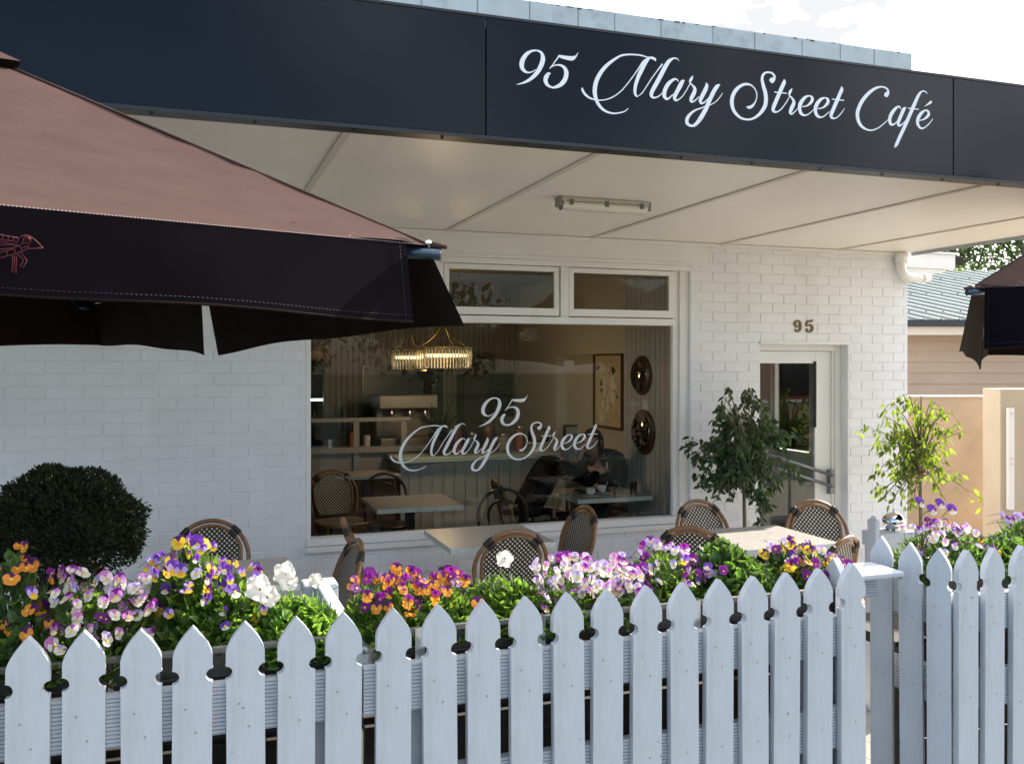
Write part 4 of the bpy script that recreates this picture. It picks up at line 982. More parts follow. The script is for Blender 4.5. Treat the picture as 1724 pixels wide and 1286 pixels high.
# cross ledge between troughs
cl = thing('cross_rail', 'white sunlit cross board running back between two planters', 'board', (0, 0, 0))
m = MB(); m.box(xs-.012, xs+.022, FYF+.05, 2.45, Z(-.66), Z(-.572)); bevel(m.build('board', FENCEW, cl), .005)
m = MB(); m.box(xs-.04, xs+.05, 2.45, 2.53, 0, Z(-.58)); bevel(m.build('post', FENCEW, cl), .005)
# returns at the opening
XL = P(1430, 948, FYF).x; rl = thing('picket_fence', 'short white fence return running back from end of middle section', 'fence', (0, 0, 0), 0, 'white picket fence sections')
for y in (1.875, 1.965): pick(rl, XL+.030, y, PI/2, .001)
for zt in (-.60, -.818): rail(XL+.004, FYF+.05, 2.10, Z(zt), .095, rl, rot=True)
rr = thing('picket_fence', 'white fence return facing left beside the narrow gap', 'fence', (0, 0, 0), 0, 'white picket fence sections')
XR = 1.80
for xx_, y, dz in ((1.800, 2.062, .001), (1.812, 1.968, 0), (1.826, 1.882, 0)): pick(rr, xx_, y, -PI/3.1, dz, .84)
for zt in (-.60, -.81): rail(1.868, 1.885, 2.12, Z(zt), .095, rr, rot=True)
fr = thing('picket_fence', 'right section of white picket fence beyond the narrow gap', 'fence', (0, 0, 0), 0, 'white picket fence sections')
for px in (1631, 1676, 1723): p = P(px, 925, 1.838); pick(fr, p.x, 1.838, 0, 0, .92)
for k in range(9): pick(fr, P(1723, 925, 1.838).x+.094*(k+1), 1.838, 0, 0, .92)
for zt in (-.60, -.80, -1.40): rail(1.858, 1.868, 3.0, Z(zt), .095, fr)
m = MB(); m.box(2.9, 2.98, 1.885, 1.96, 0, Z(-.6)); bevel(m.build('post', FENCEW, fr), .004)
lg = thing('ledge_board', 'white flat board bridging the narrow gap between fence returns', 'board', (0, 0, 0))
m = MB(); a = P(1400, 975, 1.9); m.box(1.62, 1.772, 1.94, 2.07, Z(-.560), Z(-.545)); bevel(m.build('board', FENCEW, lg), .004)
m = MB(); rail(2.035, 1.62, 1.77, Z(-.561), .07, lg, name='apron')

# ------------------------------------------------------------------ planters and flowers
def trough(x0, x1, y0, zt, label):
    o = thing('planter_trough', label, 'planter', ((x0+x1)/2, y0+.1, zt), 0, 'grey planter troughs behind the fence'); hx = (x1-x0)/2
    m = MB(); z1 = -.012; zb = -.185
    def ring(hx_, hy_, z): return [(-hx_, -hy_, z), (hx_, -hy_, z), (hx_, hy_, z), (-hx_, hy_, z)]
    vs = ring(hx-.012, .088, z1)+ring(hx-.03, .072, zb)+ring(hx-.018, .082, z1)
    m.add(vs, [(0, 1, 5, 4), (1, 2, 6, 5), (2, 3, 7, 6), (3, 0, 4, 7), (4, 5, 6, 7)])
    for k in range(3): m.box(-hx+.02, hx-.02, -.089+.003*k, -.083+.003*k, -.06-.035*k, -.055-.035*k)
    m.build('trough_body', TROUGH, o)
    m = MB(); t = .012
    m.box(-hx, hx, -.1, -.1+t, -.013, 0); m.box(-hx, hx, .1-t, .1, -.013, 0); m.box(-hx, -hx+t, -.1+t, .1-t, -.013, 0); m.box(hx-t, hx, -.1+t, .1-t, -.013, 0)
    bevel(m.build('rim', RIM, o), .003)
    m = MB(); m.grid(lambda u, v: Vector(((2*u-1)*(hx-.02), (2*v-1)*.08, -.03+.008*noise.noise(Vector((u*20, v*6, 0))))), 30, 8); m.build('soil', SOIL, o)
    m = MB()
    for s in (-.6, .6): m.box(s*hx-.01, s*hx+.01, -.104, -.1005, -.12, .001)
    m.build('hook', STEEL, o)
    return o
ZR = Z(-.541)
for x0, x1, y0, lb in ((-1.1, xs-.03, 2.0, 'added slatted backing that darkens picket gaps under the left planters'), (xs+.04, 1.58, 2.0, 'added slatted backing that darkens picket gaps under the middle planters'), (1.87, 3.0, 2.06, 'added slatted backing that darkens picket gaps under the right planters')):
    o = thing('gap_shade_backing', lb, 'bench', ((x0+x1)/2, y0, 0), 0, 'added dark backings under the planters'); hx = (x1-x0)/2; DT = mat('shade_slats', (.045, .034, .028), .7, var=.3, vscale=9, stretch=(.5, 1, 8))  # added dark slats hide the bright deck, so the picket gaps look shaded
    m = MB()
    for k in range(8): m.box(-hx, hx, 0, .022, .06+.135*k, .06+.135*k+.122)
    m.build('front_slats', DT, o)
    m = MB(); m.box(-hx, hx, .023, .3, 1.14-.03, 1.14); m.build('top', DT, o)
    for sx_ in (-1, 1):
        m = MB(); m.box(sx_*(hx-.04)-.03, sx_*(hx-.04)+.03, .023, .083, 0, 1.109); m.build('leg', DT, o)
xg = xs
trough(-1.10, -.66, 1.846, ZR, 'grey planter trough under the orange violas at far left')
trough(-.64, -.17, 1.846, ZR, 'grey planter trough under the pink and white violas')
trough(-.15, xg-.03, 1.846, ZR, 'grey planter trough under tall purple violas and white petunias')
trough(xg+.035, .80, 1.846, ZR, 'grey planter trough under the orange and purple violas')
trough(.815, 1.16, 1.846, ZR, 'grey planter trough under the lilac violas')
trough(1.175, 1.56, 1.846, ZR, 'grey planter trough under leafy bush and yellow pansies')
trough(1.875, 2.45, 1.93, ZR-.02, 'grey planter trough behind the right picket fence')
trough(2.46, 3.0, 1.93, ZR-.02, 'grey planter trough at far right edge behind the fence')

def petalcol(n, c, tc=None, tr=.4): return leafmat(n, c, tc or c, tr, .12, .6)
PM = dict(dp=petalcol('deep_purple', (.065, .006, .10), (.16, .01, .24)), vio=petalcol('violet', (.11, .025, .34), (.30, .08, .65)), mag=petalcol('magenta', (.15, .010, .19), (.34, .02, .38)),
          pink=petalcol('pink', (.55, .20, .52), (.8, .35, .75)), lil=petalcol('lilac', (.48, .36, .70), (.7, .55, .9)), wht=petalcol('white_petal', (.78, .74, .68), (.9, .85, .75)),
          yel=petalcol('yellow', (.80, .52, .03), (.95, .7, .05)), org=petalcol('orange', (.80, .28, .03), (.95, .42, .05)), cream=petalcol('cream_petal', (.78, .68, .45), (.9, .8, .5)))
def viola(cols, s=1.0, q=None):
    """cols: top, side, bottom, eye"""
    m = MB()
    def petal(ang, L, W, zo, mi, cup):
        d = Vector((math.cos(ang), math.sin(ang), 0)); w = Vector((-d.y, d.x, 0)); vs = [Vector((0, 0, zo))]
        for k in range(9):
            t = PI*(k/8)-PI/2 ; rr_ = L*(.55+.48*math.cos(t)); ww = W*math.sin(t)*.55
            vs.append(d*max(rr_, L*.35)+w*ww+Vector((0, 0, zo+cup*(rr_/L)+q.uniform(-.0008, .0008))))
        c = d*L*.55+Vector((0, 0, zo-.0004+cup*.4)); vs.append(c)
        m.add([v*s for v in vs], [(0, 1, 10), (0, 10, 9)]+[(10, k, k+1) for k in range(1, 9)], mi, True)
    petal(math.radians(62), .0165, .017, -.0022, 0, -.002); petal(math.radians(118), .0165, .017, -.0028, 0, -.0025)
    petal(math.radians(12), .0135, .014, -.0008, 1, .001); petal(math.radians(168), .0135, .014, -.0010, 1, .001)
    petal(math.radians(270), .0145, .020, .0004, 2, .0015)
    m.add([Vector((.0032*math.cos(k*PI/4), -.003+.0036*math.sin(k*PI/4), .0022))*s for k in range(8)], [tuple(range(8))], 3)
    m.tube([Vector((0, 0, -.004))*s, Vector((0, .004, -.012))*s, Vector((0, -.002, -.03))*s, Vector((0, -.012, -.055))*s], .0009, 4, 4)
    return m.mesh('flower', [PM[c] for c in cols]+[LEAFG])
LEAFG = leafmat('viola_leaf', (.07, .13, .03), (.26, .44, .05), .48, .5)
LEAFD = leafmat('dark_leaf', (.045, .09, .028), (.20, .36, .05), .42, .5)
LEAFL = leafmat('fresh_leaf', (.09, .19, .04), (.34, .56, .07), .5, .4)
def petunia(q):
    m = MB()
    def fn(u, v):
        th = 2*PI*u; r = .004+.030*v**1.1*(1+.10*math.cos(5*th)); z = .028*v**.55+.005*math.sin(5*th+1)*v*v+.004*math.sin(11*th)*v**3-.01*v**3
        return Vector((r*math.cos(th), r*math.sin(th), z-.01))
    m.grid(fn, 30, 7); m.tube([(0, 0, -.008), (0, 0, -.03), (.003, -.01, -.06)], .0022, 5, 1)
    return m.mesh('flower', [PM['wht'], LEAFG])
VAR = {k: [viola(c, s, random.Random(i)) for i, s in enumerate((.92, 1.05, 1.18))] for k, c in dict(
    oran=('dp', 'org', 'org', 'yel'), oran2=('mag', 'org', 'org', 'yel'), pinkw=('pink', 'wht', 'wht', 'yel'), pink2=('mag', 'pink', 'cream', 'yel'), lilw=('lil', 'wht', 'wht', 'yel'),
    vioy=('vio', 'lil', 'yel', 'org'), vioy2=('dp', 'yel', 'yel', 'org'), vio3=('vio', 'vio', 'wht', 'yel'), mag=('mag', 'mag', 'mag', 'yel'), mag2=('mag', 'lil', 'lil', 'yel'), yelp=('dp', 'yel', 'yel', 'dp'),
    lilac=('lil', 'lil', 'lil', 'yel')).items()}
PET = [petunia(R)]
def clump(name, label, px0, px1, ytop, Y, kinds, nfl, nleaf, lm, lsize=(.016, .03), lw=.55, depth=.085, peak=None, spread_low=.0, big=1.0, group='flowering plants in the troughs', zb=None, nmain=None):
    """a plant between pixel columns px0..px1 whose top follows ytop(u)"""
    x0, x1 = P(px0, 1000, Y).x, P(px1, 1000, Y).x; zb = ZR-.03 if zb is None else zb; xc = (x0+x1)/2; hw = (x1-x0)/2
    o = thing(name, label, 'plant', (xc, Y, zb), 0, group); q = random.Random(int(px0*7+px1))
    yf = ytop if callable(ytop) else (lambda u: ytop)
    def top(u): return P(px0+(px1-px0)*u, yf(u), Y).z - zb
    m = MB(); n = 0
    while n < int(nleaf*1.45):
        u = q.random(); a = q.uniform(-1.25, 1); e = math.sqrt(max(0, 1-(2*u-1)**4)); h = top(u)*(.25+.75*e)
        t = q.random()**.6; shell = 1-.45*abs(a)**2.2
        p = Vector(((2*u-1)*hw*1.04, a*depth, h*t*shell-.02)); out = Vector(((2*u-1)*.9, a*1.1, .5+1.1*t)) + Vector((q.gauss(0, .55), q.gauss(0, .55), q.gauss(0, .4)))
        if t*shell > .93: pass
        nr = Vector((q.gauss(0, .5), q.gauss(-.2, .5), 1)); l = q.uniform(*lsize)*1.15*big
        p -= out.normalized()*l*.7
        m.leaf(p, out, nr, l, l*min(.8, lw*1.25)*q.uniform(.8, 1.15), 0, .2, q.uniform(0, .35)); n += 1
    for k in range(26):
        u = q.random(); x = (2*u-1)*hw*.9; m.tube([(x*.6, q.uniform(-.03, .03), 0), (x*.85, q.uniform(-.05, .05), top(u)*.5), (x, q.uniform(-.06, .06), top(u)*.88)], .0013, 4)
    m.build('foliage', lm, o)
    pts = []; tries = 0
    while len(pts) < int(nfl*1.85) and tries < 4000:
        tries += 1
        u = q.uniform(.03, .97); a = q.uniform(-1, .35); h = top(u); fr = 1-.68*q.random()**1.5*(1 if a < 0 else .3)
        x, y, z = (2*u-1)*hw, a*depth*(1.15), h*fr*(1-.12*abs(a))
        if any((Vector((x, y, z))-p).length < .0125*big for p in pts): continue
        pts.append(Vector((x, y, z)))
    for p in pts:
        k = q.choice(kinds) if q.random() > .10 else q.choice(['vioy', 'mag', 'lilw', 'vio3']); me = q.choice(PET if k == 'pet' else VAR[k])
        f = link(me, 'flower', o, p)
        nrm = Vector((q.gauss(-.12, .75), q.gauss(-.8, .35), q.gauss(.38, .32))).normalized()
        z_ = nrm; y_ = (Vector((0, 0, 1))-z_*z_.z).normalized(); x_ = y_.cross(z_); M = Matrix((x_, y_, z_)).transposed() @ Matrix.Rotation(q.gauss(0, .3), 3, 'Z')
        f.rotation_euler = M.to_euler(); s = q.uniform(.58, .98)*big; f.scale = (s, s, s*q.uniform(.9, 1.3))
    return o
YP = 1.945
V = 'viola_plant'
clump(V, 'orange and dark purple violas at far left end of fence', -60, 95, lambda u: 935+30*math.sin(u*9), YP, ['oran'], 16, 420, LEAFD)
clump(V, 'pink and white violas left of the tall purple ones', 75, 262, lambda u: 965-8*math.sin(u*8), YP, ['pinkw', 'pinkw', 'lilw', 'pink2'], 42, 620, LEAFG, (.012, .024))
clump(V, 'tall purple violas with yellow lips in front of cane chair', 240, 450, lambda u: 955-52*math.exp(-((u-.40)/.28)**2), YP+.02, ['vioy', 'vioy', 'vioy2', 'vio3'], 40, 850, LEAFG, (.02, .038), .42)
clump('petunia_plant', 'white petunias on low bright green foliage beside the cross board', 436, 572, lambda u: 985+40*abs(u-.45)**1.2, YP-.01, ['pet'], 0, 900, LEAFL, (.014, .026), .7)
clump(V, 'orange and purple violas at start of middle trough', 585, 792, lambda u: 968-10*math.sin(u*PI)+5*math.sin(u*13), YP, ['oran', 'oran2', 'oran2', 'mag', 'oran'], 40, 700, LEAFG, (.014, .026))
clump('petunia_plant', 'green petunia plant with one white bloom before the cane chair', 778, 912, lambda u: 975-22*math.exp(-((u-.55)/.3)**2), YP, ['pet'], 0, 560, LEAFG, (.016, .03), .6)
clump(V, 'pale lilac and white violas left of magenta ones', 888, 1062, lambda u: 950-14*math.sin(u*PI)+4*math.sin(u*12), YP, ['pinkw', 'lilw', 'lilw', 'pink2'], 58, 560, LEAFG, (.012, .022))
clump(V, 'magenta and violet violas left of the leafy green bush', 1035, 1190, lambda u: 940-34*math.exp(-((u-.52)/.25)**2), YP+.03, ['mag', 'mag', 'mag2', 'mag2', 'lilw'], 46, 520, LEAFG, (.014, .024))
clump('petunia_plant', 'leafy green petunia bush without flowers before sunlit table', 1150, 1325, lambda u: 945-50*math.exp(-((u-.38)/.25)**2), YP+.03, ['pet'], 0, 1050, LEAFD, (.022, .040), .62)
clump(V, 'yellow and deep purple pansies at the right end of trough', 1290, 1396, lambda u: 935-26*math.sin(u*PI), YP+.02, ['yelp', 'yelp', 'vioy2', 'mag'], 30, 330, LEAFD, (.018, .030))
YQ = 2.03
clump(V, 'thin leaved viola with a few small purple flowers beyond the gap', 1522, 1650, lambda u: 893-18*math.sin(u*PI), YQ, ['pinkw', 'pinkw', 'mag2', 'yelp', 'lilw'], 24, 760, LEAFD, (.010, .022), .4)
clump('petunia_plant', 'dense dark green leafy plant behind right picket fence', 1632, 1740, lambda u: 898-8*math.sin(u*PI), YQ, ['pet'], 0, 520, LEAFD, (.020, .034), .65)
clump(V, 'light purple violas at right edge of the photo', 1690, 1800, lambda u: 872-10*math.sin(u*6), YQ+.06, ['lilac', 'lilac', 'mag2'], 26, 420, LEAFG)
# petunia blooms where they stand
def blooms(parent_label, lst):
    par = [o for o in COL.objects if o.get('label') == parent_label][0]
    for px, py, Y, s in lst:
        p = P(px, py, Y); f = link(PET[0], 'flower', par, p-par.location); f.rotation_euler = (math.radians(R.uniform(45, 95)), R.uniform(-.3, .3), R.uniform(-.5, .5)); f.scale = (s, s, s)
blooms('white petunias on low bright green foliage beside the cross board', [(480, 965, 1.92, .68), (436, 990, 1.86, .75), (452, 1004, 1.87, .6), (531, 976, 1.93, .45), (486, 982, 1.9, .55)])
blooms('green petunia plant with one white bloom before the cane chair', [(850, 940, 1.94, .55)])
par = [o for o in COL.objects if o.get('label', '').startswith('thin leaved viola')][0]
for px, py in ((1550, 845), (1584, 848), (1570, 858), (1603, 857)):
    p = P(px, py, YQ); f = link(VAR['vio3'][1], 'flower', par, p-par.location, (math.radians(70), 0, R.uniform(-.3, .3)))

# ------------------------------------------------------------------ trees in pots
def pot_tree(name, label, px, ytop, ybot, Y, pr, nleaf, lm, seed, base_y):
    q = random.Random(seed); c = P(px, (ytop+ybot)/2, Y); zt, zb = P(px, ytop, Y).z, P(px, ybot, Y).z
    sc = (P(px+1, 700, Y)-P(px, 700, Y)).length; rad = pr*sc
    o = thing(name, label, 'potted tree', (c.x, Y, .0))
    m = MB(); m.lathe([(.15, 0), (.19, .32), (.20, .34), (.18, .34), (.17, .29)], 24); m.build('pot', mat('terracotta_dark', (.10, .09, .085), .6), o)
    m = MB(); hz = zb + (zt-zb)*.22
    m.tube([(0, 0, .28), (.004, 0, hz*.6), (-.004, 0, hz)], [.019, .016, .014], 9)
    tips = []
    def prf(t): return (.80+.8*t if t < .25 else 1-.22*(t-.25)/.35 if t < .6 else .78-.50*((t-.6)/.4)**1.6)
    for k in range(46):
        a = q.uniform(0, 2*PI); t_ = q.uniform(.02, .97); f = q.uniform(.3, .92)*prf(t_); end = Vector((math.cos(a)*rad*f, math.sin(a)*rad*f, zb+(zt-zb)*t_))
        st = Vector((0, 0, hz-.03+q.uniform(0, .1))); mid = st.lerp(end, .5)+Vector((0, 0, .10)); mid.x *= .75; mid.y *= .75
        pp = [Vector(v) for v in catmull([st, mid, end], 5)]; m.tube(pp, [.008*(1-i/len(pp))+.0018 for i in range(len(pp))], 5)
        tips.append(pp)
        for j in range(3):   # drooping twigs
            b = pp[q.randrange(3, len(pp))]; aa = a+q.uniform(-.9, .9); e2 = b+Vector((math.cos(aa)*.12, math.sin(aa)*.12, -q.uniform(.0, .13)))
            tw_ = [Vector(v) for v in catmull([b, b.lerp(e2, .5)+Vector((0, 0, .04)), e2], 4)]; m.tube(tw_, .0016, 4); tips.append(tw_)
    m.build('trunk', mat('ficus_bark', (.20, .15, .10), .8, var=.2, vscale=20), o)
    m = MB()
    for k in range(nleaf):
        tp = q.choice(tips); b = tp[q.randrange(len(tp)//3, len(tp))]+Vector((q.gauss(0, .018), q.gauss(0, .018), q.gauss(0, .018)))
        d = Vector((q.gauss(0, .5)+b.x*.8, q.gauss(0, .5)+b.y*.8, -q.uniform(.3, 1.3))); m.leaf(b, d, Vector((q.gauss(0, 1), q.gauss(0, 1), .4)), q.uniform(.048, .078), q.uniform(.024, .034), 0, .12, .15)
    m.build('crown', lm, o)
    return o
pot_tree('weeping_fig', 'dark leafy weeping fig in a pot between window and door', 1253, 640, 858, 6.35, 86, 2500, leafmat('fig_dark', (.045, .078, .030), (.09, .17, .03), .28, .45, .35), 2, 900)
pot_tree('weeping_fig', 'bright backlit weeping fig in a pot at right building corner', 1550, 655, 845, 6.15, 86, 820, leafmat('fig_bright', (.06, .11, .022), (.30, .42, .035), .55, .35, .4), 6, 900)
# clipped ball
bx = thing('box_topiary', 'dark clipped box ball with bare stems against left brick wall', 'shrub', (P(105, 900, 5.4).x, 5.4, 0))
q = random.Random(11); cz = P(105, 897, 5.4).z; sc = (P(106, 900, 5.4)-P(105, 900, 5.4)).length; ra = 136*sc; rb = 118*sc
m = MB()
for k in range(22000):
    v = Vector((q.gauss(0, 1), q.gauss(0, 1), q.gauss(0, 1))).normalized()
    if v.z < -.45 and q.random() < .75: continue
    r = (1-.32*q.random()**2.2)*(1+.15*noise.noise(v*2.3)+.06*noise.noise(v*7)+(.07*q.random() if q.random() < .06 else 0))
    p = Vector((v.x*ra*r, v.y*ra*r, cz+v.z*rb*r)); d = v+Vector((q.gauss(0, .6), q.gauss(0, .6), q.gauss(0.2, .6))); m.leaf(p, d, Vector((q.gauss(0, 1), q.gauss(0, 1), 1)), q.uniform(.017, .032), q.uniform(.010, .018), 0, .15, .1)
m.grid(lambda u, v: Vector((ra*.72*math.cos(2*PI*u)*math.sin(PI*v*.62), ra*.72*math.sin(2*PI*u)*math.sin(PI*v*.62), cz+rb*.72*math.cos(PI*v*.62)))*1.0, 40, 24)
m.build('crown', leafmat('box_leaf', (.022, .033, .013), (.05, .08, .015), .25, .6, .7), bx)
m = MB()
for k in range(60):
    a = q.uniform(0, 2*PI); f = q.random()**.5; m.tube([(math.cos(a)*.04, math.sin(a)*.04, .25), (math.cos(a)*ra*.45*f, math.sin(a)*ra*.45*f, cz-rb*.85), (math.cos(a+.2)*ra*.75*f, math.sin(a+.2)*ra*.75*f, cz-rb*.25)], [.010, .006, .003], 5)
m.build('stems', mat('box_stem', (.06, .045, .035), .8), bx)
m = MB(); m.lathe([(.2, 0), (.24, .3), (.25, .32), (.22, .32), (.2, .26)], 24); m.build('pot', TROUGH, bx)

# white stand with steel ball near the gate
sx = PZ(1492, 893, -.93); st = thing('serving_stand', 'low white wooden stand with raised side post beyond the gap', 'stand', (sx.x, sx.y, 0))
m = MB(); m.box(-.082, .17, -.05, .10, .90, .985); bevel(m.build('stand_top', FENCEW, st), .005)
m = MB(); m.box(-.115, -.085, -.05, .02, .0, 1.06); m.lathe([(.017, 1.0601), (.015, 1.075), (.004, 1.082)], 14, (-.10, -.015, 0)); bevel(m.build('side_post', FENCEW, st), .006)
m = MB(); m.box(-.07, .15, -.04, .09, 0, .899); m.build('cabinet', FENCEW, st)
bl = thing('steel_bowl', 'polished round steel dome on the white wooden stand', 'bowl', (sx.x+.08, sx.y+.03, .9855))
m = MB(); m.lathe([(.05, 0)]+[(.062*math.cos(t*PI/18), .045+.055*math.sin(t*PI/18)) for t in range(-6, 9)], 28); m.build('dome', CHROME, bl)
m = MB(); m.lathe([(.007, .0995), (.009, .108), (.004, .116)], 12); m.build('knob', CHROME, bl)

# ------------------------------------------------------------------ neighbour, side fence, trees
def frame_at(px, dep): p = PD(px, HY, dep); return p
nb = thing('neighbour_house', 'tan weatherboard house with pale ribbed metal roof', 'house', (0, 0, 0))
O = PD(1500, HY, 14); U = RV; V2 = FV
def W3(u, v, z): return O + U*u + V2*v + Vector((0, 0, z))
m = MB(); TAN = mat('tan_boards', (.40, .31, .235), .6, var=.05, vscale=2)
for k in range(26):
    z1 = .52-.165*k; 
    if z1 < -1.95: break
    m.add([W3(-1, 0, z1), W3(6, 0, z1), W3(6, -.02, z1-.165), W3(-1, -.02, z1-.165), W3(-1, .0, z1-.165), W3(6, .0, z1-.165)], [(0, 3, 2, 1), (3, 4, 5, 2)])
m.build('wall', TAN, nb)
m = MB(); 
def bx3(mb, u0, u1, v0, v1, z0, z1, mi=0):
    vs = [W3(u, v, z) for z in (z0, z1) for v in (v0, v1) for u in (u0, u1)]
    mb.add(vs, [(0, 1, 3, 2), (4, 6, 7, 5), (0, 4, 5, 1), (1, 5, 7, 3), (3, 7, 6, 2), (2, 6, 4, 0)], mi)
bx3(m, -1, 6, -.45, -.02, .50, .53); bx3(m, -1, 6, -.47, -.45, .42, .54); m.build('eave_fascia', mat('cream_trim', (.66, .60, .52), .5), nb)
m = MB(); bx3(m, -1, 6, -.56, -.471, .54, .64); m.build('gutter', mat('gutter_dark', (.03, .035, .045), .4), nb)
m = MB(); ROOFM = mat('zinc_roof', (.27, .30, .275), .6, metal=0, var=.08, vscale=3); nrib = 30
prof = []
for k in range(nrib):
    u = -1+.26*k; prof += [(u, 0), (u+.19, 0), (u+.205, .035), (u+.245, .035)]
prof.append((-1+.26*nrib, 0)); n = len(prof)
SK = -.95      # ribs run skewed uphill to the left in this roof's own plan
vs = [W3(u, -.5, .62+h) for u, h in prof]+[W3(u+SK*2.2, 3.6, 1.75-.0+h) for u, h in prof]
m.add(vs, [(i, i+1, n+i+1, n+i) for i in range(n-1)])
m.build('roof', ROOFM, nb)
m = MB()
for k in range(nrib):
    for v in (.12, .45, .78):
        u = -1+.26*k+.225+SK*2.2*v; c = W3(u, -.5+4.1*v, .62+1.13*v+.036); m.lathe([(.013, 0), (.012, .012), (.004, .016)], 8, c)
m.build('roof_screws', mat('screw_dark', (.08, .08, .08), .5), nb)['kind'] = 'stuff'
sw = thing('rendered_wall', 'tan rendered garden wall right of the brick corner', 'wall', (0, 0, 0)); REN = mat('render_tan', (.42, .32, .225), .8, var=.08, vscale=2, dirt=(.30, .24, .18), dscale=1.3, bump=.002, bscale=30)
O = PD(1500, HY, 10.2)
m = MB(); bx3(m, 0, 1.27, 0, .2, -1.95, -.375); m.box(9.0, 9.2, 10.3, 16, 0, Z(-.565)); m.build('wall_panel', REN, sw)
m = MB(); bx3(m, 0, 1.27, -.02, .22, -.374, -.355); m.box(8.98, 9.22, 10.28, 16, Z(-.564), Z(-.535)); m.build('coping', mat('coping', (.5, .47, .42), .7), sw)
bk = thing('brick_shed', 'red brick shed with dark window seen through the door glass', 'shed', (0, 0, 0)); O = PD(1322, HY, 12.2)
m = MB(); m.box(10.6, 11.3, 13.8, 17, 0, Z(1.1)); m.build('wall', mat('red_brick', (.26, .09, .05), .8, var=.25, vscale=14), bk)
m = MB(); m.box(10.57, 10.599, 14.2, 14.8, Z(-.57), Z(.02)); wv = m.build('window', mat('dark_pane', (.02, .022, .025), .1), bk)
m = MB(); m.box(10.52, 10.599, 14.1, 14.9, Z(-.62), Z(-.571)); m.build('sill', WHITE, wv)
pl_ = thing('gate_pillar', 'tall tan rendered pillar at right edge with white metal strip', 'pillar', (0, 0, 0)); O = PD(1684, HY, 9.2)
m = MB(); bx3(m, 0, 1.6, 0, .35, -1.95, -.255); bevel(m.build('pillar_body', mat('render_pillar', (.46, .37, .27), .8, var=.06, vscale=2, bump=.002, bscale=30), pl_), .01)
m = MB(); bx3(m, .055, .115, -.05, -.003, -1.45, -.44); m.build('metal_strip', mat('white_metal', (.74, .70, .68), .4), pl_)
m = MB()
for z in (-.5, -.95, -1.0): m.lathe([(.008, 0), (.008, .004)], 8, W3(.085, -.055, z))
m.build('bolts', IRON, pl_)
def tree(label, x, y, hc_, r, n, lm, seed, leaf=(.09, .16), name='tree', tr=.12):
    q = random.Random(seed); o = thing(name, label, 'tree', (x, y, 0))
    m = MB(); m.tube([(0, 0, 0), (.05, .02, hc_*.4), (0, 0, hc_*.8)], [tr*1.3, tr, tr*.7], 9); bl_ = []
    for k in range(16):
        v = Vector((q.gauss(0, 1), q.gauss(0, 1), q.gauss(.1, .7))).normalized(); c = Vector((v.x*r[0]*.62, v.y*r[0]*.62, hc_+v.z*r[1]*.62)); bl_.append((c, q.uniform(.35, .55)*r[0]))
        m.tube([(0, 0, hc_*.55), tuple(Vector((0, 0, hc_*.8)).lerp(c, .5)), tuple(c)], [tr*.5, tr*.3, .015], 6)
    m.build('trunk', mat('tree_bark', (.08, .06, .045), .9), o)
    m = MB()
    for k in range(n):
        c, s = q.choice(bl_); v = Vector((q.gauss(0, 1), q.gauss(0, 1), q.gauss(0, 1))).normalized()*(q.random()**.4)*s; v.z *= .75
        l = q.uniform(*leaf); m.leaf(c+v, v.normalized()+Vector((q.gauss(0, .7), q.gauss(0, .7), q.gauss(0, .7))), Vector((q.gauss(0, 1), q.gauss(0, 1), 1)), l, l*.55, 0, .1, .1)
    m.build('crown', lm, o); return o
TG_ = leafmat('tree_leaf', (.05, .085, .028), (.14, .22, .05), .35, .5)
a = PD(1618, HY, 24); tree('broad green tree behind metal roof at upper right', a.x, a.y, Z(2.0), (3.0, 2.2), 11000, TG_, 21)
a = PD(1760, HY, 22); tree('taller green tree behind the right umbrella', a.x, a.y, Z(2.6), (2.4, 2.3), 8000, TG_, 22)
a = PD(1575, HY, 21); tree('low yellowish green shrub above the roof ridge', a.x, a.y, Z(1.75), (.9, .5), 2200, leafmat('shrub_leaf', (.10, .16, .03), (.3, .42, .05), .4, .4), 23, (.06, .1))
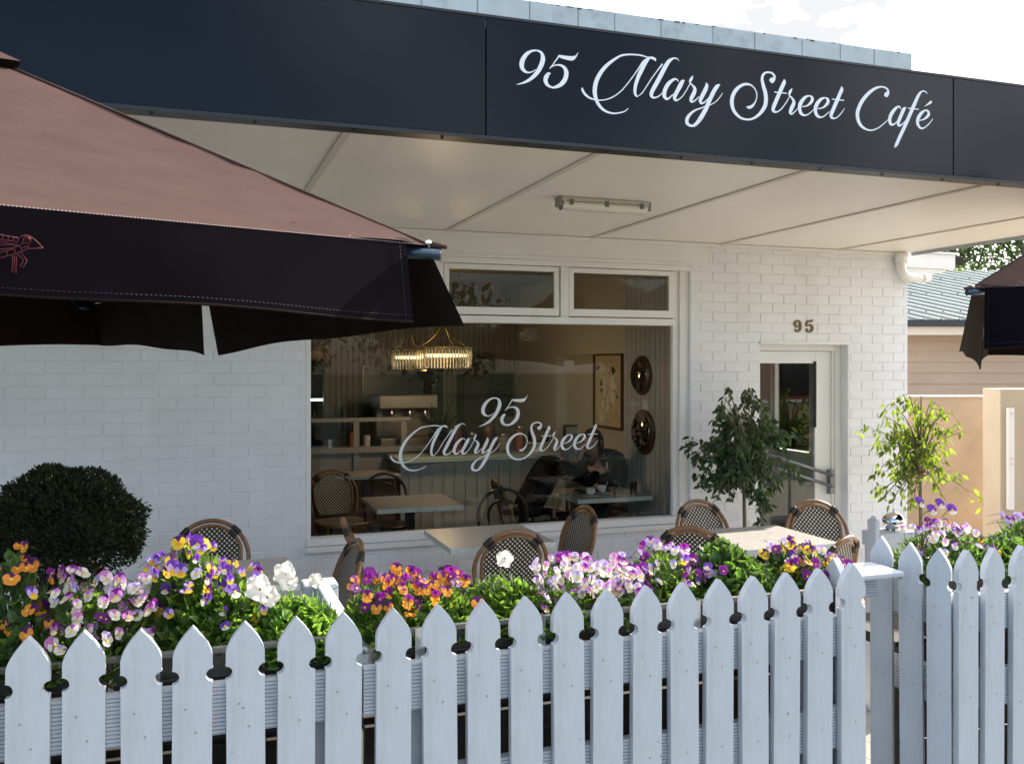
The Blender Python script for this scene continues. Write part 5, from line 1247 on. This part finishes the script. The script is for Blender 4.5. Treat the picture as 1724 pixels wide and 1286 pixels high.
# across the street (seen in the glass)
bh = thing('brick_house', 'red brick house with dark window across the side street', 'house', (14.5, -5.5, 0))
m = MB(); m.box(-4, 4, -3, 0, 0, 3.0); m.build('wall', mat('red_brick', (.26, .09, .05), .8, var=.25, vscale=14), bh)
m = MB(); m.box(-3.2, -1.7, .001, .04, 1.15, 2.0); m.box(-.5, 1.2, .001, .04, 1.15, 2.0); m.build('window', mat('dark_pane', (.02, .022, .025), .1), bh)
m = MB(); m.add([(-4.4, .4, 2.95), (4.4, .4, 2.95), (4.4, -3.4, 2.95), (-4.4, -3.4, 2.95), (-2.4, -1.5, 4.3), (2.4, -1.5, 4.3)], [(0, 1, 5, 4), (1, 2, 5), (2, 3, 4, 5), (3, 0, 4), (3, 2, 1, 0)]); m.build('roof', mat('roof_tile', (.09, .06, .05), .7), bh)
gw = thing('garden_wall', 'low tan garden wall in front of the brick house', 'wall', (14, -4.2, 0)); m = MB(); m.box(-5, 5, 0, .2, 0, 1.02); m.build('wall_panel', REN, gw)
m = MB(); m.box(-5, 5, -.03, .23, 1.021, 1.07); m.build('coping', WHITE, gw)
for i, (x, y, h, s) in enumerate(((-14, -36, 3.6, 4.0), (-5, -38, 4.0, 4.4), (4, -35, 3.6, 4.0), (13, -38, 4.0, 4.4), (-24, -36, 3.8, 4.2), (24, -36, 4, 4.2), (-36, -30, 4, 4), (35, -30, 4, 4))):
    tree('street tree number standing across the road' if False else ['dark street tree left across the road', 'tall street tree across the road behind photographer', 'smaller street tree opposite the cafe window', 'large spreading tree opposite the cafe door', 'far left street tree across the road', 'far right street tree by brick house', 'leftmost distant street tree', 'rightmost distant street tree'][i], x, y, h, (s, s*.85), 2600, TG_, 40+i, (.28, .5), 'street_tree', .2)
hs = thing('opposite_house', 'white weatherboard house across the road with grey roof', 'house', (-2, -31, 0))
m = MB(); m.box(-5, 5, -3, 0, 0, 3.1); m.build('wall', WHITE, hs)
m = MB(); m.add([(-5.5, .5, 3.1), (5.5, .5, 3.1), (5.5, -3.5, 3.1), (-5.5, -3.5, 3.1), (-3, -1.5, 4.9), (3, -1.5, 4.9)], [(0, 1, 5, 4), (1, 2, 5), (2, 3, 4, 5), (3, 0, 4), (3, 2, 1, 0)]); m.build('roof', mat('grey_roof', (.12, .12, .13), .6), hs)
